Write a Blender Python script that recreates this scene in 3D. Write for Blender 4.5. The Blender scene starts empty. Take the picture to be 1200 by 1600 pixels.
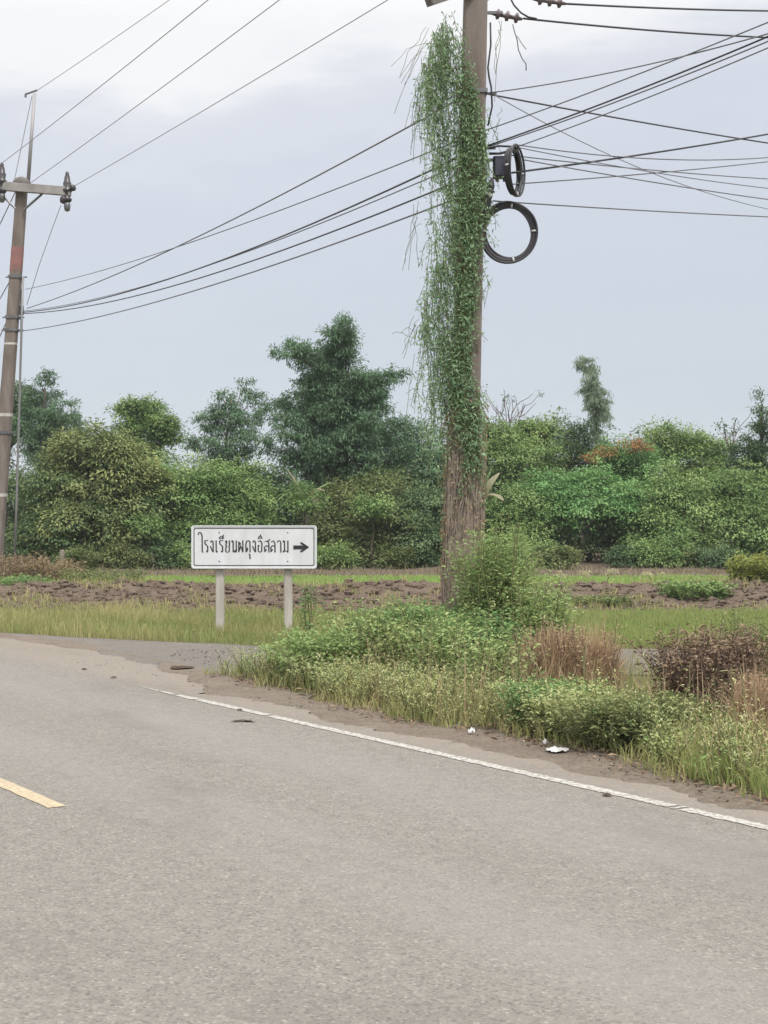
import bpy, math, random
import numpy as np
from mathutils import Vector, Matrix

R = math.radians
SC = bpy.context.scene
COL = SC.collection

# ------------------------------------------------------------------ camera, world, sun, exposure
F, CX, CY, CAMH = 2400.0, 600.0, 800.0, 1.75      # lens in pixels of a 1200 wide frame, eye height
cam = bpy.data.cameras.new('camera')
cam.sensor_fit = 'HORIZONTAL'; cam.sensor_width = 36; cam.lens = 72
cam.clip_start = 0.05; cam.clip_end = 6000
cam_o = bpy.data.objects.new('camera', cam)
COL.objects.link(cam_o)
cam_o.location = (0, 0, CAMH); cam_o.rotation_euler = (R(90), 0, 0)
SC.camera = cam_o

SUN_EL, SUN_AZ = R(58), R(150)      # high, behind the camera to the right; azimuth clockwise from +Y
world = bpy.data.worlds.new('World')
SC.world = world
world.use_nodes = True


def build_world():
    nt = world.node_tree
    nt.nodes.clear()
    N, L = nt.nodes.new, nt.links.new
    out = N('ShaderNodeOutputWorld')
    sky = N('ShaderNodeTexSky'); sky.sky_type = 'NISHITA'; sky.sun_disc = False
    sky.sun_elevation = SUN_EL; sky.sun_rotation = SUN_AZ
    bg1 = N('ShaderNodeBackground'); bg1.inputs[1].default_value = 0.09
    L(sky.outputs[0], bg1.inputs[0])
    tc = N('ShaderNodeTexCoord')
    sep = N('ShaderNodeSeparateXYZ'); L(tc.outputs['Generated'], sep.inputs[0])
    # soft stratus layers: stretched noise shifts the height at which the deck turns white
    mp = N('ShaderNodeMapping'); mp.inputs['Scale'].default_value = (2.2, 2.2, 9.0)
    L(tc.outputs['Generated'], mp.inputs[0])
    ns = N('ShaderNodeTexNoise'); ns.inputs['Scale'].default_value = 2.6; ns.inputs['Detail'].default_value = 6
    ns.inputs['Roughness'].default_value = 0.55
    L(mp.outputs[0], ns.inputs['Vector'])
    m1 = N('ShaderNodeMath'); m1.operation = 'MULTIPLY_ADD'
    L(ns.outputs['Fac'], m1.inputs[0]); m1.inputs[1].default_value = 0.13; m1.inputs[2].default_value = -0.065
    m2 = N('ShaderNodeMath'); m2.operation = 'ADD'; L(sep.outputs['Z'], m2.inputs[0]); L(m1.outputs[0], m2.inputs[1])
    # the bright deck comes lower on the left of the view
    m3 = N('ShaderNodeMath'); m3.operation = 'MULTIPLY_ADD'
    L(sep.outputs['X'], m3.inputs[0]); m3.inputs[1].default_value = -0.12; L(m2.outputs[0], m3.inputs[2])
    rp = N('ShaderNodeValToRGB'); rp.color_ramp.interpolation = 'EASE'
    els = rp.color_ramp.elements
    els[0].position = 0.0; els[0].color = (0.352, 0.396, 0.442, 1)
    els[1].position = 1.0; els[1].color = (0.655, 0.645, 0.630, 1)
    for p, c in ((0.10, (0.384, 0.418, 0.468, 1)), (0.20, (0.420, 0.446, 0.500, 1)), (0.255, (0.462, 0.480, 0.526, 1)),
                 (0.30, (0.620, 0.622, 0.622, 1)), (0.36, (0.655, 0.645, 0.632, 1))):
        e = els.new(p); e.color = c
    L(m3.outputs[0], rp.inputs[0])
    # an overcast vault is brighter overhead
    mr = N('ShaderNodeMapRange'); mr.inputs['From Min'].default_value = 0.30; mr.inputs['From Max'].default_value = 1.0
    mr.inputs['To Min'].default_value = 1.0; mr.inputs['To Max'].default_value = 2.9
    L(sep.outputs['Z'], mr.inputs['Value'])
    bg2 = N('ShaderNodeBackground')
    L(rp.outputs[0], bg2.inputs[0]); L(mr.outputs[0], bg2.inputs[1])
    mix = N('ShaderNodeMixShader'); mix.inputs[0].default_value = 0.93
    L(bg1.outputs[0], mix.inputs[1]); L(bg2.outputs[0], mix.inputs[2])
    L(mix.outputs[0], out.inputs[0])


build_world()
sun = bpy.data.lights.new('sun', 'SUN')
sun.energy = 2.1; sun.angle = R(14); sun.color = (1.0, 0.965, 0.91)
sun_o = bpy.data.objects.new('sun', sun)
COL.objects.link(sun_o)
sd = Vector((math.sin(SUN_AZ) * math.cos(SUN_EL), math.cos(SUN_AZ) * math.cos(SUN_EL), math.sin(SUN_EL)))
sun_o.rotation_euler = sd.to_track_quat('Z', 'Y').to_euler()
sun_o.location = (0, 0, 60)

SC.view_settings.view_transform = 'Standard'
SC.view_settings.look = 'None'
SC.view_settings.exposure = 0.65
SC.view_settings.gamma = 1.0
SC.view_settings.use_curve_mapping = False
SC.cycles.max_bounces = 5
SC.cycles.transparent_max_bounces = 6
SC.cycles.use_denoising = True


# ------------------------------------------------------------------ helpers
def P(px, py, Y):
    """point seen at photo pixel (px,py) when Y metres away"""
    return np.array([(px - CX) / F * Y, Y, CAMH + (CY - py) / F * Y])


def G(px, py, z=0.0):
    """point of the level z seen at photo pixel"""
    return P(px, py, F * (CAMH - z) / (py - CY))


RD = np.array([-0.5535, 0.8328]); RN = np.array([0.8328, 0.5535])   # along and across the road
RO = np.array([0.866, 10.40])                                        # a point of the white edge line


def road(u, v):
    """u along the road from RO, v across (0 = white line, + = verge)"""
    p = RO + RD * u + RN * v
    return p[0], p[1]


class MB:
    """collects vertices and faces of one mesh"""
    def __init__(s):
        s.v = []; s.f = []; s.n = 0; s.att = []

    def add(s, v, f, t=None):
        v = np.asarray(v, float).reshape(-1, 3)
        s.v.append(v)
        s.f.extend([tuple(int(i) + s.n for i in q) for q in f])
        s.n += len(v)
        s.att.append(np.full(len(v), 0.5) if t is None else np.broadcast_to(np.asarray(t, float), (len(v),)))

    def box(s, c, size, rot=None, bev=0.0):
        x, y, z = [d / 2 for d in size]
        if bev > 0:
            b = bev
            prof = [(-x + b, -y), (x - b, -y), (x, -y + b), (x, y - b), (x - b, y), (-x + b, y), (-x, y - b), (-x, -y + b)]
            v = [(a, d, -z) for a, d in prof] + [(a, d, z) for a, d in prof]
            f = [tuple(range(7, -1, -1)), tuple(range(8, 16))] + [(i, (i + 1) % 8, (i + 1) % 8 + 8, i + 8) for i in range(8)]
        else:
            v = [(a, b_, c_) for c_ in (-z, z) for a, b_ in ((-x, -y), (x, -y), (x, y), (-x, y))]
            f = [(3, 2, 1, 0), (4, 5, 6, 7), (0, 1, 5, 4), (1, 2, 6, 5), (2, 3, 7, 6), (3, 0, 4, 7)]
        v = np.array(v)
        if rot is not None:
            v = v @ np.array(rot.to_matrix()).T if hasattr(rot, 'to_matrix') else v @ np.asarray(rot).T
        s.add(v + np.asarray(c), f)

    def tube(s, pts, rad, k=6, cap=True, t=None):
        pts = np.asarray(pts, float); n = len(pts)
        rad = np.broadcast_to(np.asarray(rad, float), (n,))
        d = np.gradient(pts, axis=0)
        d /= np.linalg.norm(d, axis=1)[:, None] + 1e-9
        ref = np.array([0.0, 0, 1]) if abs(d[:, 2]).mean() < 0.8 else np.array([1.0, 0, 0])
        a = np.cross(d, ref); a /= np.linalg.norm(a, axis=1)[:, None] + 1e-9
        b = np.cross(a, d)
        th = np.arange(k) / k * 2 * math.pi
        ring = (a[:, None, :] * np.cos(th)[None, :, None] + b[:, None, :] * np.sin(th)[None, :, None]) * rad[:, None, None]
        v = (pts[:, None, :] + ring).reshape(-1, 3)
        f = [(i * k + j, i * k + (j + 1) % k, (i + 1) * k + (j + 1) % k, (i + 1) * k + j) for i in range(n - 1) for j in range(k)]
        if cap:
            f += [tuple(range(k - 1, -1, -1)), tuple((n - 1) * k + j for j in range(k))]
        s.add(v, f, t)

    def lathe(s, c, prof, k=12, axis=None):
        """prof: (radius, height) from one end to the other; axis = direction"""
        ax = np.array([0, 0, 1.0]) if axis is None else np.asarray(axis, float) / np.linalg.norm(axis)
        ref = np.array([1.0, 0, 0]) if abs(ax[0]) < 0.8 else np.array([0, 1.0, 0])
        a = np.cross(ax, ref); a /= np.linalg.norm(a); b = np.cross(ax, a)
        v = []
        for r, h in prof:
            for j in range(k):
                th = j / k * 2 * math.pi
                v.append(np.asarray(c) + ax * h + (a * math.cos(th) + b * math.sin(th)) * r)
        n = len(prof)
        f = [(i * k + j, i * k + (j + 1) % k, (i + 1) * k + (j + 1) % k, (i + 1) * k + j) for i in range(n - 1) for j in range(k)]
        f += [tuple(range(k - 1, -1, -1)), tuple((n - 1) * k + j for j in range(k))]
        s.add(v, f)

    def mesh(s, name, org=(0, 0, 0), smooth=False):
        v = np.concatenate(s.v) - np.asarray(org)
        return raw_mesh(name, v, s.f, np.concatenate(s.att), smooth)


def raw_mesh(name, v, f, tint=None, smooth=False):
    me = bpy.data.meshes.new(name)
    v = np.ascontiguousarray(v, dtype=np.float32)
    if isinstance(f, np.ndarray):
        m, k = f.shape
        me.vertices.add(len(v)); me.vertices.foreach_set('co', v.ravel())
        me.loops.add(m * k); me.loops.foreach_set('vertex_index', f.ravel().astype(np.int32))
        me.polygons.add(m); me.polygons.foreach_set('loop_start', np.arange(0, m * k, k, dtype=np.int32))
        me.update(calc_edges=True)
    else:
        me.from_pydata(v.tolist(), [], f)
    if tint is not None:
        at = me.attributes.new('tint', 'FLOAT', 'POINT')
        at.data.foreach_set('value', np.ascontiguousarray(tint, dtype=np.float32))
    if smooth:
        me.polygons.foreach_set('use_smooth', np.ones(len(me.polygons), dtype=bool))
    return me


def link(name, me, mat=None, parent=None, loc=None, label=None, cat=None, group=None, kind=None):
    o = bpy.data.objects.new(name, me); COL.objects.link(o)
    if mat is not None and not me.materials:
        me.materials.append(mat)
    if parent is not None:
        o.parent = parent
    if loc is not None:
        o.location = loc
    if label: o['label'] = label
    if cat: o['category'] = cat
    if group: o['group'] = group
    if kind: o['kind'] = kind
    return o


def thing(name, loc, label, cat, group=None):
    return link(name, None, loc=tuple(float(a) for a in loc), label=label, cat=cat, group=group)


# ------------------------------------------------------------------ materials
def new_mat(name):
    m = bpy.data.materials.new(name); m.use_nodes = True
    nt = m.node_tree
    return m, nt, nt.nodes['Principled BSDF'], nt.nodes.new, nt.links.new


def mixc(N, L, fac, a, b):
    n = N('ShaderNodeMix'); n.data_type = 'RGBA'
    for sock, val in ((n.inputs[0], fac), (n.inputs[6], a), (n.inputs[7], b)):
        if hasattr(val, 'is_linked'):
            L(val, sock)
        elif isinstance(val, (int, float)):
            sock.default_value = val
        else:
            sock.default_value = tuple(val) + (1,)
    return n.outputs[2]


def noise(N, L, scale, detail=4, rough=0.55, vec=None, lo=0.35, hi=0.65):
    n = N('ShaderNodeTexNoise'); n.inputs['Scale'].default_value = scale
    n.inputs['Detail'].default_value = detail; n.inputs['Roughness'].default_value = rough
    if vec is None:
        tc = N('ShaderNodeTexCoord'); vec = tc.outputs['Object']
    L(vec, n.inputs['Vector'])
    mr = N('ShaderNodeMapRange'); mr.inputs['From Min'].default_value = lo; mr.inputs['From Max'].default_value = hi
    L(n.outputs['Fac'], mr.inputs['Value'])
    return mr.outputs[0]


def scaled(N, L, s):
    tc = N('ShaderNodeTexCoord'); mp = N('ShaderNodeMapping'); mp.inputs['Scale'].default_value = s
    L(tc.outputs['Object'], mp.inputs[0]); return mp.outputs[0]


def bump(N, L, bs, h, strength=0.4, dist=0.01):
    b = N('ShaderNodeBump'); b.inputs['Strength'].default_value = strength; b.inputs['Distance'].default_value = dist
    L(h, b.inputs['Height']); L(b.outputs[0], bs.inputs['Normal'])


GAIN = 1.35


def leaf_mat(name, a, b, tip, trans=0.24, rough=0.6, spec=0.14, g=1.0):
    """leaf to leaf variation between a and b; tip = colour of the young (or dry) leaves, by the tint attribute"""
    g *= GAIN
    a, b, tip = [tuple(min(0.6, q * g) for q in c) for c in (a, b, tip)]
    m, nt, bs, N, L = new_mat(name)
    geo = N('ShaderNodeNewGeometry')
    att = N('ShaderNodeAttribute'); att.attribute_name = 'tint'
    c = mixc(N, L, geo.outputs['Random Per Island'], a, b)
    c = mixc(N, L, att.outputs['Fac'], c, tip)
    L(c, bs.inputs['Base Color'])
    bs.inputs['Roughness'].default_value = rough
    bs.inputs['Specular IOR Level'].default_value = spec
    tr = N('ShaderNodeBsdfTranslucent'); L(c, tr.inputs[0])
    mx = N('ShaderNodeMixShader'); mx.inputs[0].default_value = trans
    L(bs.outputs[0], mx.inputs[1]); L(tr.outputs[0], mx.inputs[2])
    L(mx.outputs[0], nt.nodes['Material Output'].inputs[0])
    return m


PIG = 0.86


def plain(name, col, rough=0.6, metal=0.0, col2=None, sc=6.0, bmp=0.0, bsc=40.0, spec=0.5, stretch=None):
    col = tuple(q * PIG for q in col)
    if col2 is not None: col2 = tuple(q * PIG for q in col2)
    m, nt, bs, N, L = new_mat(name)
    vec = scaled(N, L, stretch) if stretch else None
    if col2 is not None:
        L(mixc(N, L, noise(N, L, sc, 5, vec=vec), col, col2), bs.inputs['Base Color'])
    else:
        bs.inputs['Base Color'].default_value = tuple(col) + (1,)
    bs.inputs['Roughness'].default_value = rough; bs.inputs['Metallic'].default_value = metal
    bs.inputs['Specular IOR Level'].default_value = spec
    if bmp:
        bump(N, L, bs, noise(N, L, bsc, 5, vec=vec, lo=0.2, hi=0.8), bmp)
    return m


def asphalt_mat():
    m, nt, bs, N, L = new_mat('worn_asphalt')
    tc = N('ShaderNodeTexCoord'); ob = tc.outputs['Object']
    sep = N('ShaderNodeSeparateXYZ'); L(ob, sep.inputs[0])
    # stone chips
    vo = N('ShaderNodeTexVoronoi'); vo.inputs['Scale'].default_value = 78; L(ob, vo.inputs['Vector'])
    sc_ = N('ShaderNodeSeparateColor'); L(vo.outputs['Color'], sc_.inputs[0])
    chip = N('ShaderNodeValToRGB'); e = chip.color_ramp.elements
    e[0].position = 0.0; e[0].color = (0.040, 0.036, 0.031, 1); e[1].position = 1.0; e[1].color = (0.29, 0.265, 0.235, 1)
    for p, c in ((0.14, (0.085, 0.077, 0.068, 1)), (0.34, (0.128, 0.117, 0.103, 1)), (0.74, (0.148, 0.135, 0.12, 1)), (0.93, (0.185, 0.17, 0.15, 1))):
        q = e.new(p); q.color = c
    L(sc_.outputs[0], chip.inputs[0])
    # mid and large wear patches, stretched along the road
    st = scaled(N, L, (0.35, 1.0, 1.0))
    big = noise(N, L, 0.9, 5, 0.6, vec=st, lo=0.3, hi=0.7)
    mid = noise(N, L, 9, 6, 0.65, lo=0.3, hi=0.7)
    fine = noise(N, L, 30, 5, 0.75, lo=0.25, hi=0.75)
    c = mixc(N, L, 0.32, chip.outputs[0], mixc(N, L, fine, (0.105, 0.095, 0.083), (0.185, 0.169, 0.149)))
    dark = mixc(N, L, mid, (0.098, 0.090, 0.082), (0.184, 0.170, 0.153))
    c = mixc(N, L, 0.34, c, dark)
    hs = N('ShaderNodeHueSaturation'); hs.inputs['Value'].default_value = 1.25; hs.inputs['Saturation'].default_value = 0.88; L(c, hs.inputs['Color']); c = hs.outputs[0]
    # polished, dusty wheel track: a band across v (v = object y)
    def band(center, half):
        d = N('ShaderNodeMath'); d.operation = 'SUBTRACT'; L(sep.outputs['Y'], d.inputs[0]); d.inputs[1].default_value = center
        a = N('ShaderNodeMath'); a.operation = 'ABSOLUTE'; L(d.outputs[0], a.inputs[0])
        r = N('ShaderNodeMapRange'); r.interpolation_type = 'SMOOTHSTEP'
        r.inputs['From Min'].default_value = half; r.inputs['From Max'].default_value = 0.1
        r.inputs['To Min'].default_value = 0; r.inputs['To Max'].default_value = 1
        L(a.outputs[0], r.inputs['Value']); return r.outputs[0]
    bsum = N('ShaderNodeMath'); bsum.operation = 'ADD'; L(band(0.85, 0.8), bsum.inputs[0]); L(band(2.4, 0.6), bsum.inputs[1])
    bm = N('ShaderNodeMath'); bm.operation = 'MULTIPLY'; L(bsum.outputs[0], bm.inputs[0]); L(big, bm.inputs[1])
    bm2 = N('ShaderNodeMath'); bm2.operation = 'MULTIPLY'; L(bm.outputs[0], bm2.inputs[0]); bm2.inputs[1].default_value = 0.6
    c = mixc(N, L, bm2.outputs[0], c, (0.215, 0.202, 0.188))
    # darker, stripped patches where the binder shows, and fine transverse cracks
    pat = noise(N, L, 0.55, 6, 0.62, vec=scaled(N, L, (0.5, 1.2, 1.0)), lo=0.52, hi=0.68)
    pm = N('ShaderNodeMath'); pm.operation = 'MULTIPLY'; L(pat, pm.inputs[0]); pm.inputs[1].default_value = 0.40
    c = mixc(N, L, pm.outputs[0], c, (0.085, 0.078, 0.070))
    spot = noise(N, L, 5.0, 5, 0.75, lo=0.66, hi=0.74)
    sm = N('ShaderNodeMath'); sm.operation = 'MULTIPLY'; L(spot, sm.inputs[0]); sm.inputs[1].default_value = 0.45
    c = mixc(N, L, sm.outputs[0], c, (0.07, 0.063, 0.056))
    # dust blown on from the dirt shoulder
    dm = N('ShaderNodeMapRange'); dm.inputs['From Min'].default_value = 0.15; dm.inputs['From Max'].default_value = -0.30
    L(sep.outputs['Y'], dm.inputs['Value'])
    dn = N('ShaderNodeMath'); dn.operation = 'MULTIPLY'; L(dm.outputs[0], dn.inputs[0]); L(noise(N, L, 7.0, 8, 0.8, lo=0.36, hi=0.58), dn.inputs[1])
    c = mixc(N, L, dn.outputs[0], c, (0.205, 0.174, 0.143))
    L(c, bs.inputs['Base Color'])
    bs.inputs['Roughness'].default_value = 0.9; bs.inputs['Specular IOR Level'].default_value = 0.25
    bump(N, L, bs, vo.outputs['Distance'], 0.8, 0.008)
    return m


def soil_mat(name, a, b, c3, sc=3.0, rock=60, bmp=0.7):
    a, b, c3 = [tuple(q * PIG for q in c) for c in (a, b, c3)]
    m, nt, bs, N, L = new_mat(name)
    c = mixc(N, L, noise(N, L, sc, 6, 0.65, lo=0.3, hi=0.7), a, b)
    c = mixc(N, L, noise(N, L, sc * 9, 5, 0.7, lo=0.45, hi=0.75), c, c3)
    L(c, bs.inputs['Base Color']); bs.inputs['Roughness'].default_value = 0.95; bs.inputs['Specular IOR Level'].default_value = 0.1
    bump(N, L, bs, noise(N, L, rock, 6, 0.7, lo=0.1, hi=0.9), bmp, 0.02)
    return m


M = {}
M['asphalt'] = asphalt_mat()
M['shoulder'] = soil_mat('sandy_shoulder', (0.235, 0.196, 0.158), (0.150, 0.118, 0.092), (0.29, 0.255, 0.215), 3.2, 60, 1.0)
M['gravel'] = soil_mat('grey_gravel', (0.225, 0.203, 0.182), (0.165, 0.148, 0.130), (0.275, 0.255, 0.232), 3.5, 70, 1.0)
M['ground'] = soil_mat('earth', (0.12, 0.10, 0.06), (0.10, 0.105, 0.04), (0.15, 0.12, 0.08), 1.2, 30)
M['clod'] = soil_mat('dug_soil', (0.145, 0.110, 0.084), (0.092, 0.068, 0.052), (0.20, 0.16, 0.128), 2.2, 18, 1.0)
M['litter_soil'] = soil_mat('leaf_litter_soil', (0.14, 0.10, 0.085), (0.10, 0.085, 0.055), (0.17, 0.13, 0.10), 0.8, 12, 1.0)
M['field'] = soil_mat('rice_field_soil', (0.15, 0.20, 0.05), (0.12, 0.15, 0.045), (0.17, 0.2, 0.06), 1.0, 20, 0.6)
M['white_line'] = plain('road_paint_white', (0.50, 0.485, 0.455), 0.8, col2=(0.20, 0.185, 0.165), sc=34, spec=0.2)
M['yellow_line'] = plain('road_paint_yellow', (0.47, 0.385, 0.265), 0.8, col2=(0.33, 0.275, 0.195), sc=22, spec=0.2)
M['concrete'] = plain('pole_concrete', (0.20, 0.185, 0.175), 0.9, col2=(0.13, 0.12, 0.115), sc=2.2, bmp=0.3, stretch=(3, 3, 0.6), spec=0.2)
M['concrete_warm'] = plain('pole_concrete_warm', (0.235, 0.20, 0.18), 0.9, col2=(0.155, 0.125, 0.11), sc=2.0, bmp=0.3, stretch=(3, 3, 0.6), spec=0.2)
M['crossarm'] = plain('crossarm_concrete', (0.36, 0.34, 0.33), 0.85, col2=(0.26, 0.245, 0.235), sc=4, spec=0.2)
M['red_paint'] = plain('faded_red_paint', (0.30, 0.145, 0.135), 0.85, col2=(0.22, 0.125, 0.115), sc=5, spec=0.2)
M['white_paint'] = plain('faded_white_paint', (0.6, 0.58, 0.55), 0.8, col2=(0.45, 0.43, 0.4), sc=5)
M['steel'] = plain('galvanised_steel', (0.22, 0.22, 0.23), 0.5, 0.6, col2=(0.13, 0.13, 0.14), sc=8)
M['rod'] = plain('weathered_rod', (0.34, 0.33, 0.34), 0.6, 0.3)
M['insulator'] = plain('dark_insulator', (0.05, 0.042, 0.05), 0.3, col2=(0.035, 0.03, 0.035), sc=10)
M['porcelain'] = plain('brown_grey_porcelain', (0.17, 0.13, 0.14), 0.35, col2=(0.12, 0.09, 0.095), sc=10)
M['cable'] = plain('black_cable', (0.028, 0.028, 0.034), 0.6)
M['thin_cable'] = plain('grey_cable', (0.15, 0.15, 0.165), 0.6)
M['bare_wire'] = plain('bare_aluminium_wire', (0.24, 0.235, 0.24), 0.55, 0.3)
M['coil'] = plain('coiled_cable', (0.035, 0.033, 0.04), 0.55)
M['box'] = plain('splice_plastic', (0.05, 0.055, 0.085), 0.45)
M['tie'] = plain('white_tie', (0.6, 0.6, 0.6), 0.6)
M['sign_white'] = plain('sign_sheet', (0.74, 0.76, 0.79), 0.42, col2=(0.63, 0.645, 0.655), sc=3.0, spec=0.4, stretch=(1.6, 1.6, 0.5))
M['sign_rim'] = plain('sign_rim', (0.70, 0.73, 0.74), 0.45, spec=0.4)
M['sign_black'] = plain('sign_black', (0.022, 0.022, 0.026), 0.5)
M['sign_back'] = plain('sign_back', (0.09, 0.10, 0.10), 0.6, 0.4)
M['post'] = plain('sign_post_concrete', (0.54, 0.51, 0.46), 0.9, col2=(0.40, 0.37, 0.33), sc=4, bmp=0.3, stretch=(2, 2, 0.5), spec=0.2)
M['bark'] = plain('bark', (0.10, 0.085, 0.07), 0.95, col2=(0.055, 0.046, 0.04), sc=5, bmp=0.6, stretch=(2, 2, 0.5), spec=0.1)
M['pale_bark'] = plain('pale_bark', (0.27, 0.235, 0.19), 0.95, col2=(0.17, 0.145, 0.115), sc=5, bmp=0.5, spec=0.1)
M['twig'] = plain('dead_twig', (0.17, 0.12, 0.10), 0.95, col2=(0.10, 0.07, 0.06), sc=6, spec=0.1)
M['stem'] = plain('green_stem', (0.17, 0.19, 0.085), 0.8, col2=(0.16, 0.15, 0.075), sc=5, spec=0.15)
M['dead_vine'] = plain('dead_vine_stem', (0.36, 0.30, 0.25), 0.95, col2=(0.25, 0.20, 0.165), sc=9, spec=0.1)
M['matted'] = plain('matted_vine', (0.33, 0.27, 0.225), 0.98, col2=(0.22, 0.175, 0.145), sc=12, bmp=0.8, bsc=30, stretch=(2.5, 2.5, 0.5), spec=0.05)
M['white_litter'] = plain('white_plastic', (0.58, 0.585, 0.59), 0.55, col2=(0.38, 0.37, 0.35), sc=14)
M['dark_litter'] = plain('dark_leaf_litter', (0.05, 0.038, 0.03), 0.9, col2=(0.09, 0.065, 0.045), sc=20, spec=0.1)
# leaves
M['mango'] = leaf_mat('leaf_mango', (0.048, 0.078, 0.036), (0.072, 0.112, 0.046), (0.20, 0.205, 0.08), g=1.3)
M['dark'] = leaf_mat('leaf_dark', (0.042, 0.074, 0.036), (0.060, 0.100, 0.046), (0.11, 0.15, 0.07), g=1.2)
M['mid'] = leaf_mat('leaf_mid', (0.066, 0.112, 0.040), (0.092, 0.150, 0.050), (0.185, 0.235, 0.090), g=1.3)
M['bright'] = leaf_mat('leaf_bright', (0.062, 0.132, 0.046), (0.085, 0.168, 0.058), (0.16, 0.245, 0.095), g=1.25)
M['grey'] = leaf_mat('leaf_grey_green', (0.052, 0.096, 0.056), (0.078, 0.134, 0.072), (0.11, 0.165, 0.088), g=1.25)
M['bamboo'] = leaf_mat('leaf_bamboo', (0.085, 0.12, 0.085), (0.15, 0.19, 0.135), (0.24, 0.26, 0.20), 0.45, g=1.3)
M['olive'] = leaf_mat('leaf_olive', (0.066, 0.094, 0.036), (0.092, 0.125, 0.048), (0.17, 0.175, 0.075), g=1.15)
M['yellow'] = leaf_mat('leaf_yellow_green', (0.12, 0.155, 0.035), (0.19, 0.22, 0.055), (0.28, 0.26, 0.08), 0.35)
M['blossom'] = leaf_mat('orange_blossom', (0.21, 0.085, 0.035), (0.27, 0.13, 0.06), (0.15, 0.14, 0.05))
M['vine'] = leaf_mat('leaf_vine', (0.100, 0.175, 0.092), (0.150, 0.225, 0.128), (0.25, 0.33, 0.20), 0.45, g=1.3)
M['weed'] = leaf_mat('leaf_weed', (0.095, 0.145, 0.052), (0.130, 0.182, 0.068), (0.23, 0.24, 0.11), 0.35, g=1.5)
M['weed_dark'] = leaf_mat('leaf_weed_dark', (0.048, 0.098, 0.036), (0.09, 0.15, 0.054), (0.15, 0.185, 0.07), 0.3, g=1.45)
M['weed_yellow'] = leaf_mat('leaf_weed_yellow', (0.140, 0.165, 0.062), (0.185, 0.205, 0.082), (0.32, 0.29, 0.155), 0.35, g=1.7)
M['flower'] = leaf_mat('pale_flower', (0.36, 0.35, 0.20), (0.42, 0.40, 0.27), (0.36, 0.32, 0.12), 0.3)
M['grass'] = leaf_mat('blade_grass', (0.12, 0.165, 0.05), (0.20, 0.225, 0.08), (0.34, 0.29, 0.15), 0.4)
M['grass_fresh'] = leaf_mat('blade_fresh', (0.125, 0.18, 0.05), (0.185, 0.24, 0.075), (0.25, 0.25, 0.105), 0.4, g=1.0)
M['straw'] = leaf_mat('blade_dry', (0.34, 0.235, 0.15), (0.45, 0.345, 0.225), (0.23, 0.155, 0.10), 0.3)
M['dead_leaf'] = leaf_mat('leaf_dead', (0.085, 0.057, 0.042), (0.14, 0.098, 0.070), (0.22, 0.16, 0.105), 0.2)
M['dry_leaf'] = leaf_mat('leaf_dry', (0.22, 0.17, 0.10), (0.30, 0.235, 0.15), (0.16, 0.12, 0.07), 0.3)


# ------------------------------------------------------------------ foliage builders (numpy)
def unit(a):
    return a / (np.linalg.norm(a, axis=-1, keepdims=True) + 1e-9)


def leaf_arrays(C, D, Nn, Ln, W, fold=0.25):
    """one folded leaf of two triangles per row"""
    D = unit(D); S = unit(np.cross(D, Nn)); U = np.cross(S, D)
    Ln = np.broadcast_to(Ln, (len(C),))[:, None]; W = np.broadcast_to(W, (len(C),))[:, None]
    b = C; t = C + D * Ln - U * Ln * 0.12
    m = C + D * Ln * 0.42
    l = m - S * W * 0.5 + U * W * fold; r = m + S * W * 0.5 + U * W * fold
    v = np.stack([b, r, t, l], 1).reshape(-1, 3)
    i = np.arange(len(C))[:, None] * 4
    f = np.concatenate([i + np.array([0, 1, 2]), i + np.array([0, 2, 3])], 1).reshape(-1, 3)
    return v, f


def blade_arrays(B, H, W, lean, rng, curl=0.35):
    """curved grass blade: a quad and a tip, as three triangles"""
    n = len(B)
    th = rng.uniform(0, 2 * math.pi, n)
    side = np.stack([np.cos(th), np.sin(th), np.zeros(n)], 1)
    ph = rng.uniform(0, 2 * math.pi, n)
    ld = np.stack([np.cos(ph), np.sin(ph), np.zeros(n)], 1) * lean[:, None]
    up = np.array([0, 0, 1.0])
    H = H[:, None]; W = W[:, None]
    m = B + up * H * 0.55 + ld * H * 0.35
    t = B + up * H * (1 - curl * lean[:, None]) + ld * H
    v = np.stack([B - side * W / 2, B + side * W / 2, m + side * W * 0.4, m - side * W * 0.4, t], 1).reshape(-1, 3)
    i = np.arange(n)[:, None] * 5
    f = np.concatenate([i + np.array([0, 1, 2]), i + np.array([0, 2, 3]), i + np.array([3, 2, 4])], 1).reshape(-1, 3)
    return v, f


def join(parts):
    vs, fs, ts, n = [], [], [], 0
    for v, f, t in parts:
        vs.append(v); fs.append(f + n); ts.append(t); n += len(v)
    return np.concatenate(vs), np.concatenate(fs), np.concatenate(ts)


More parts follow.
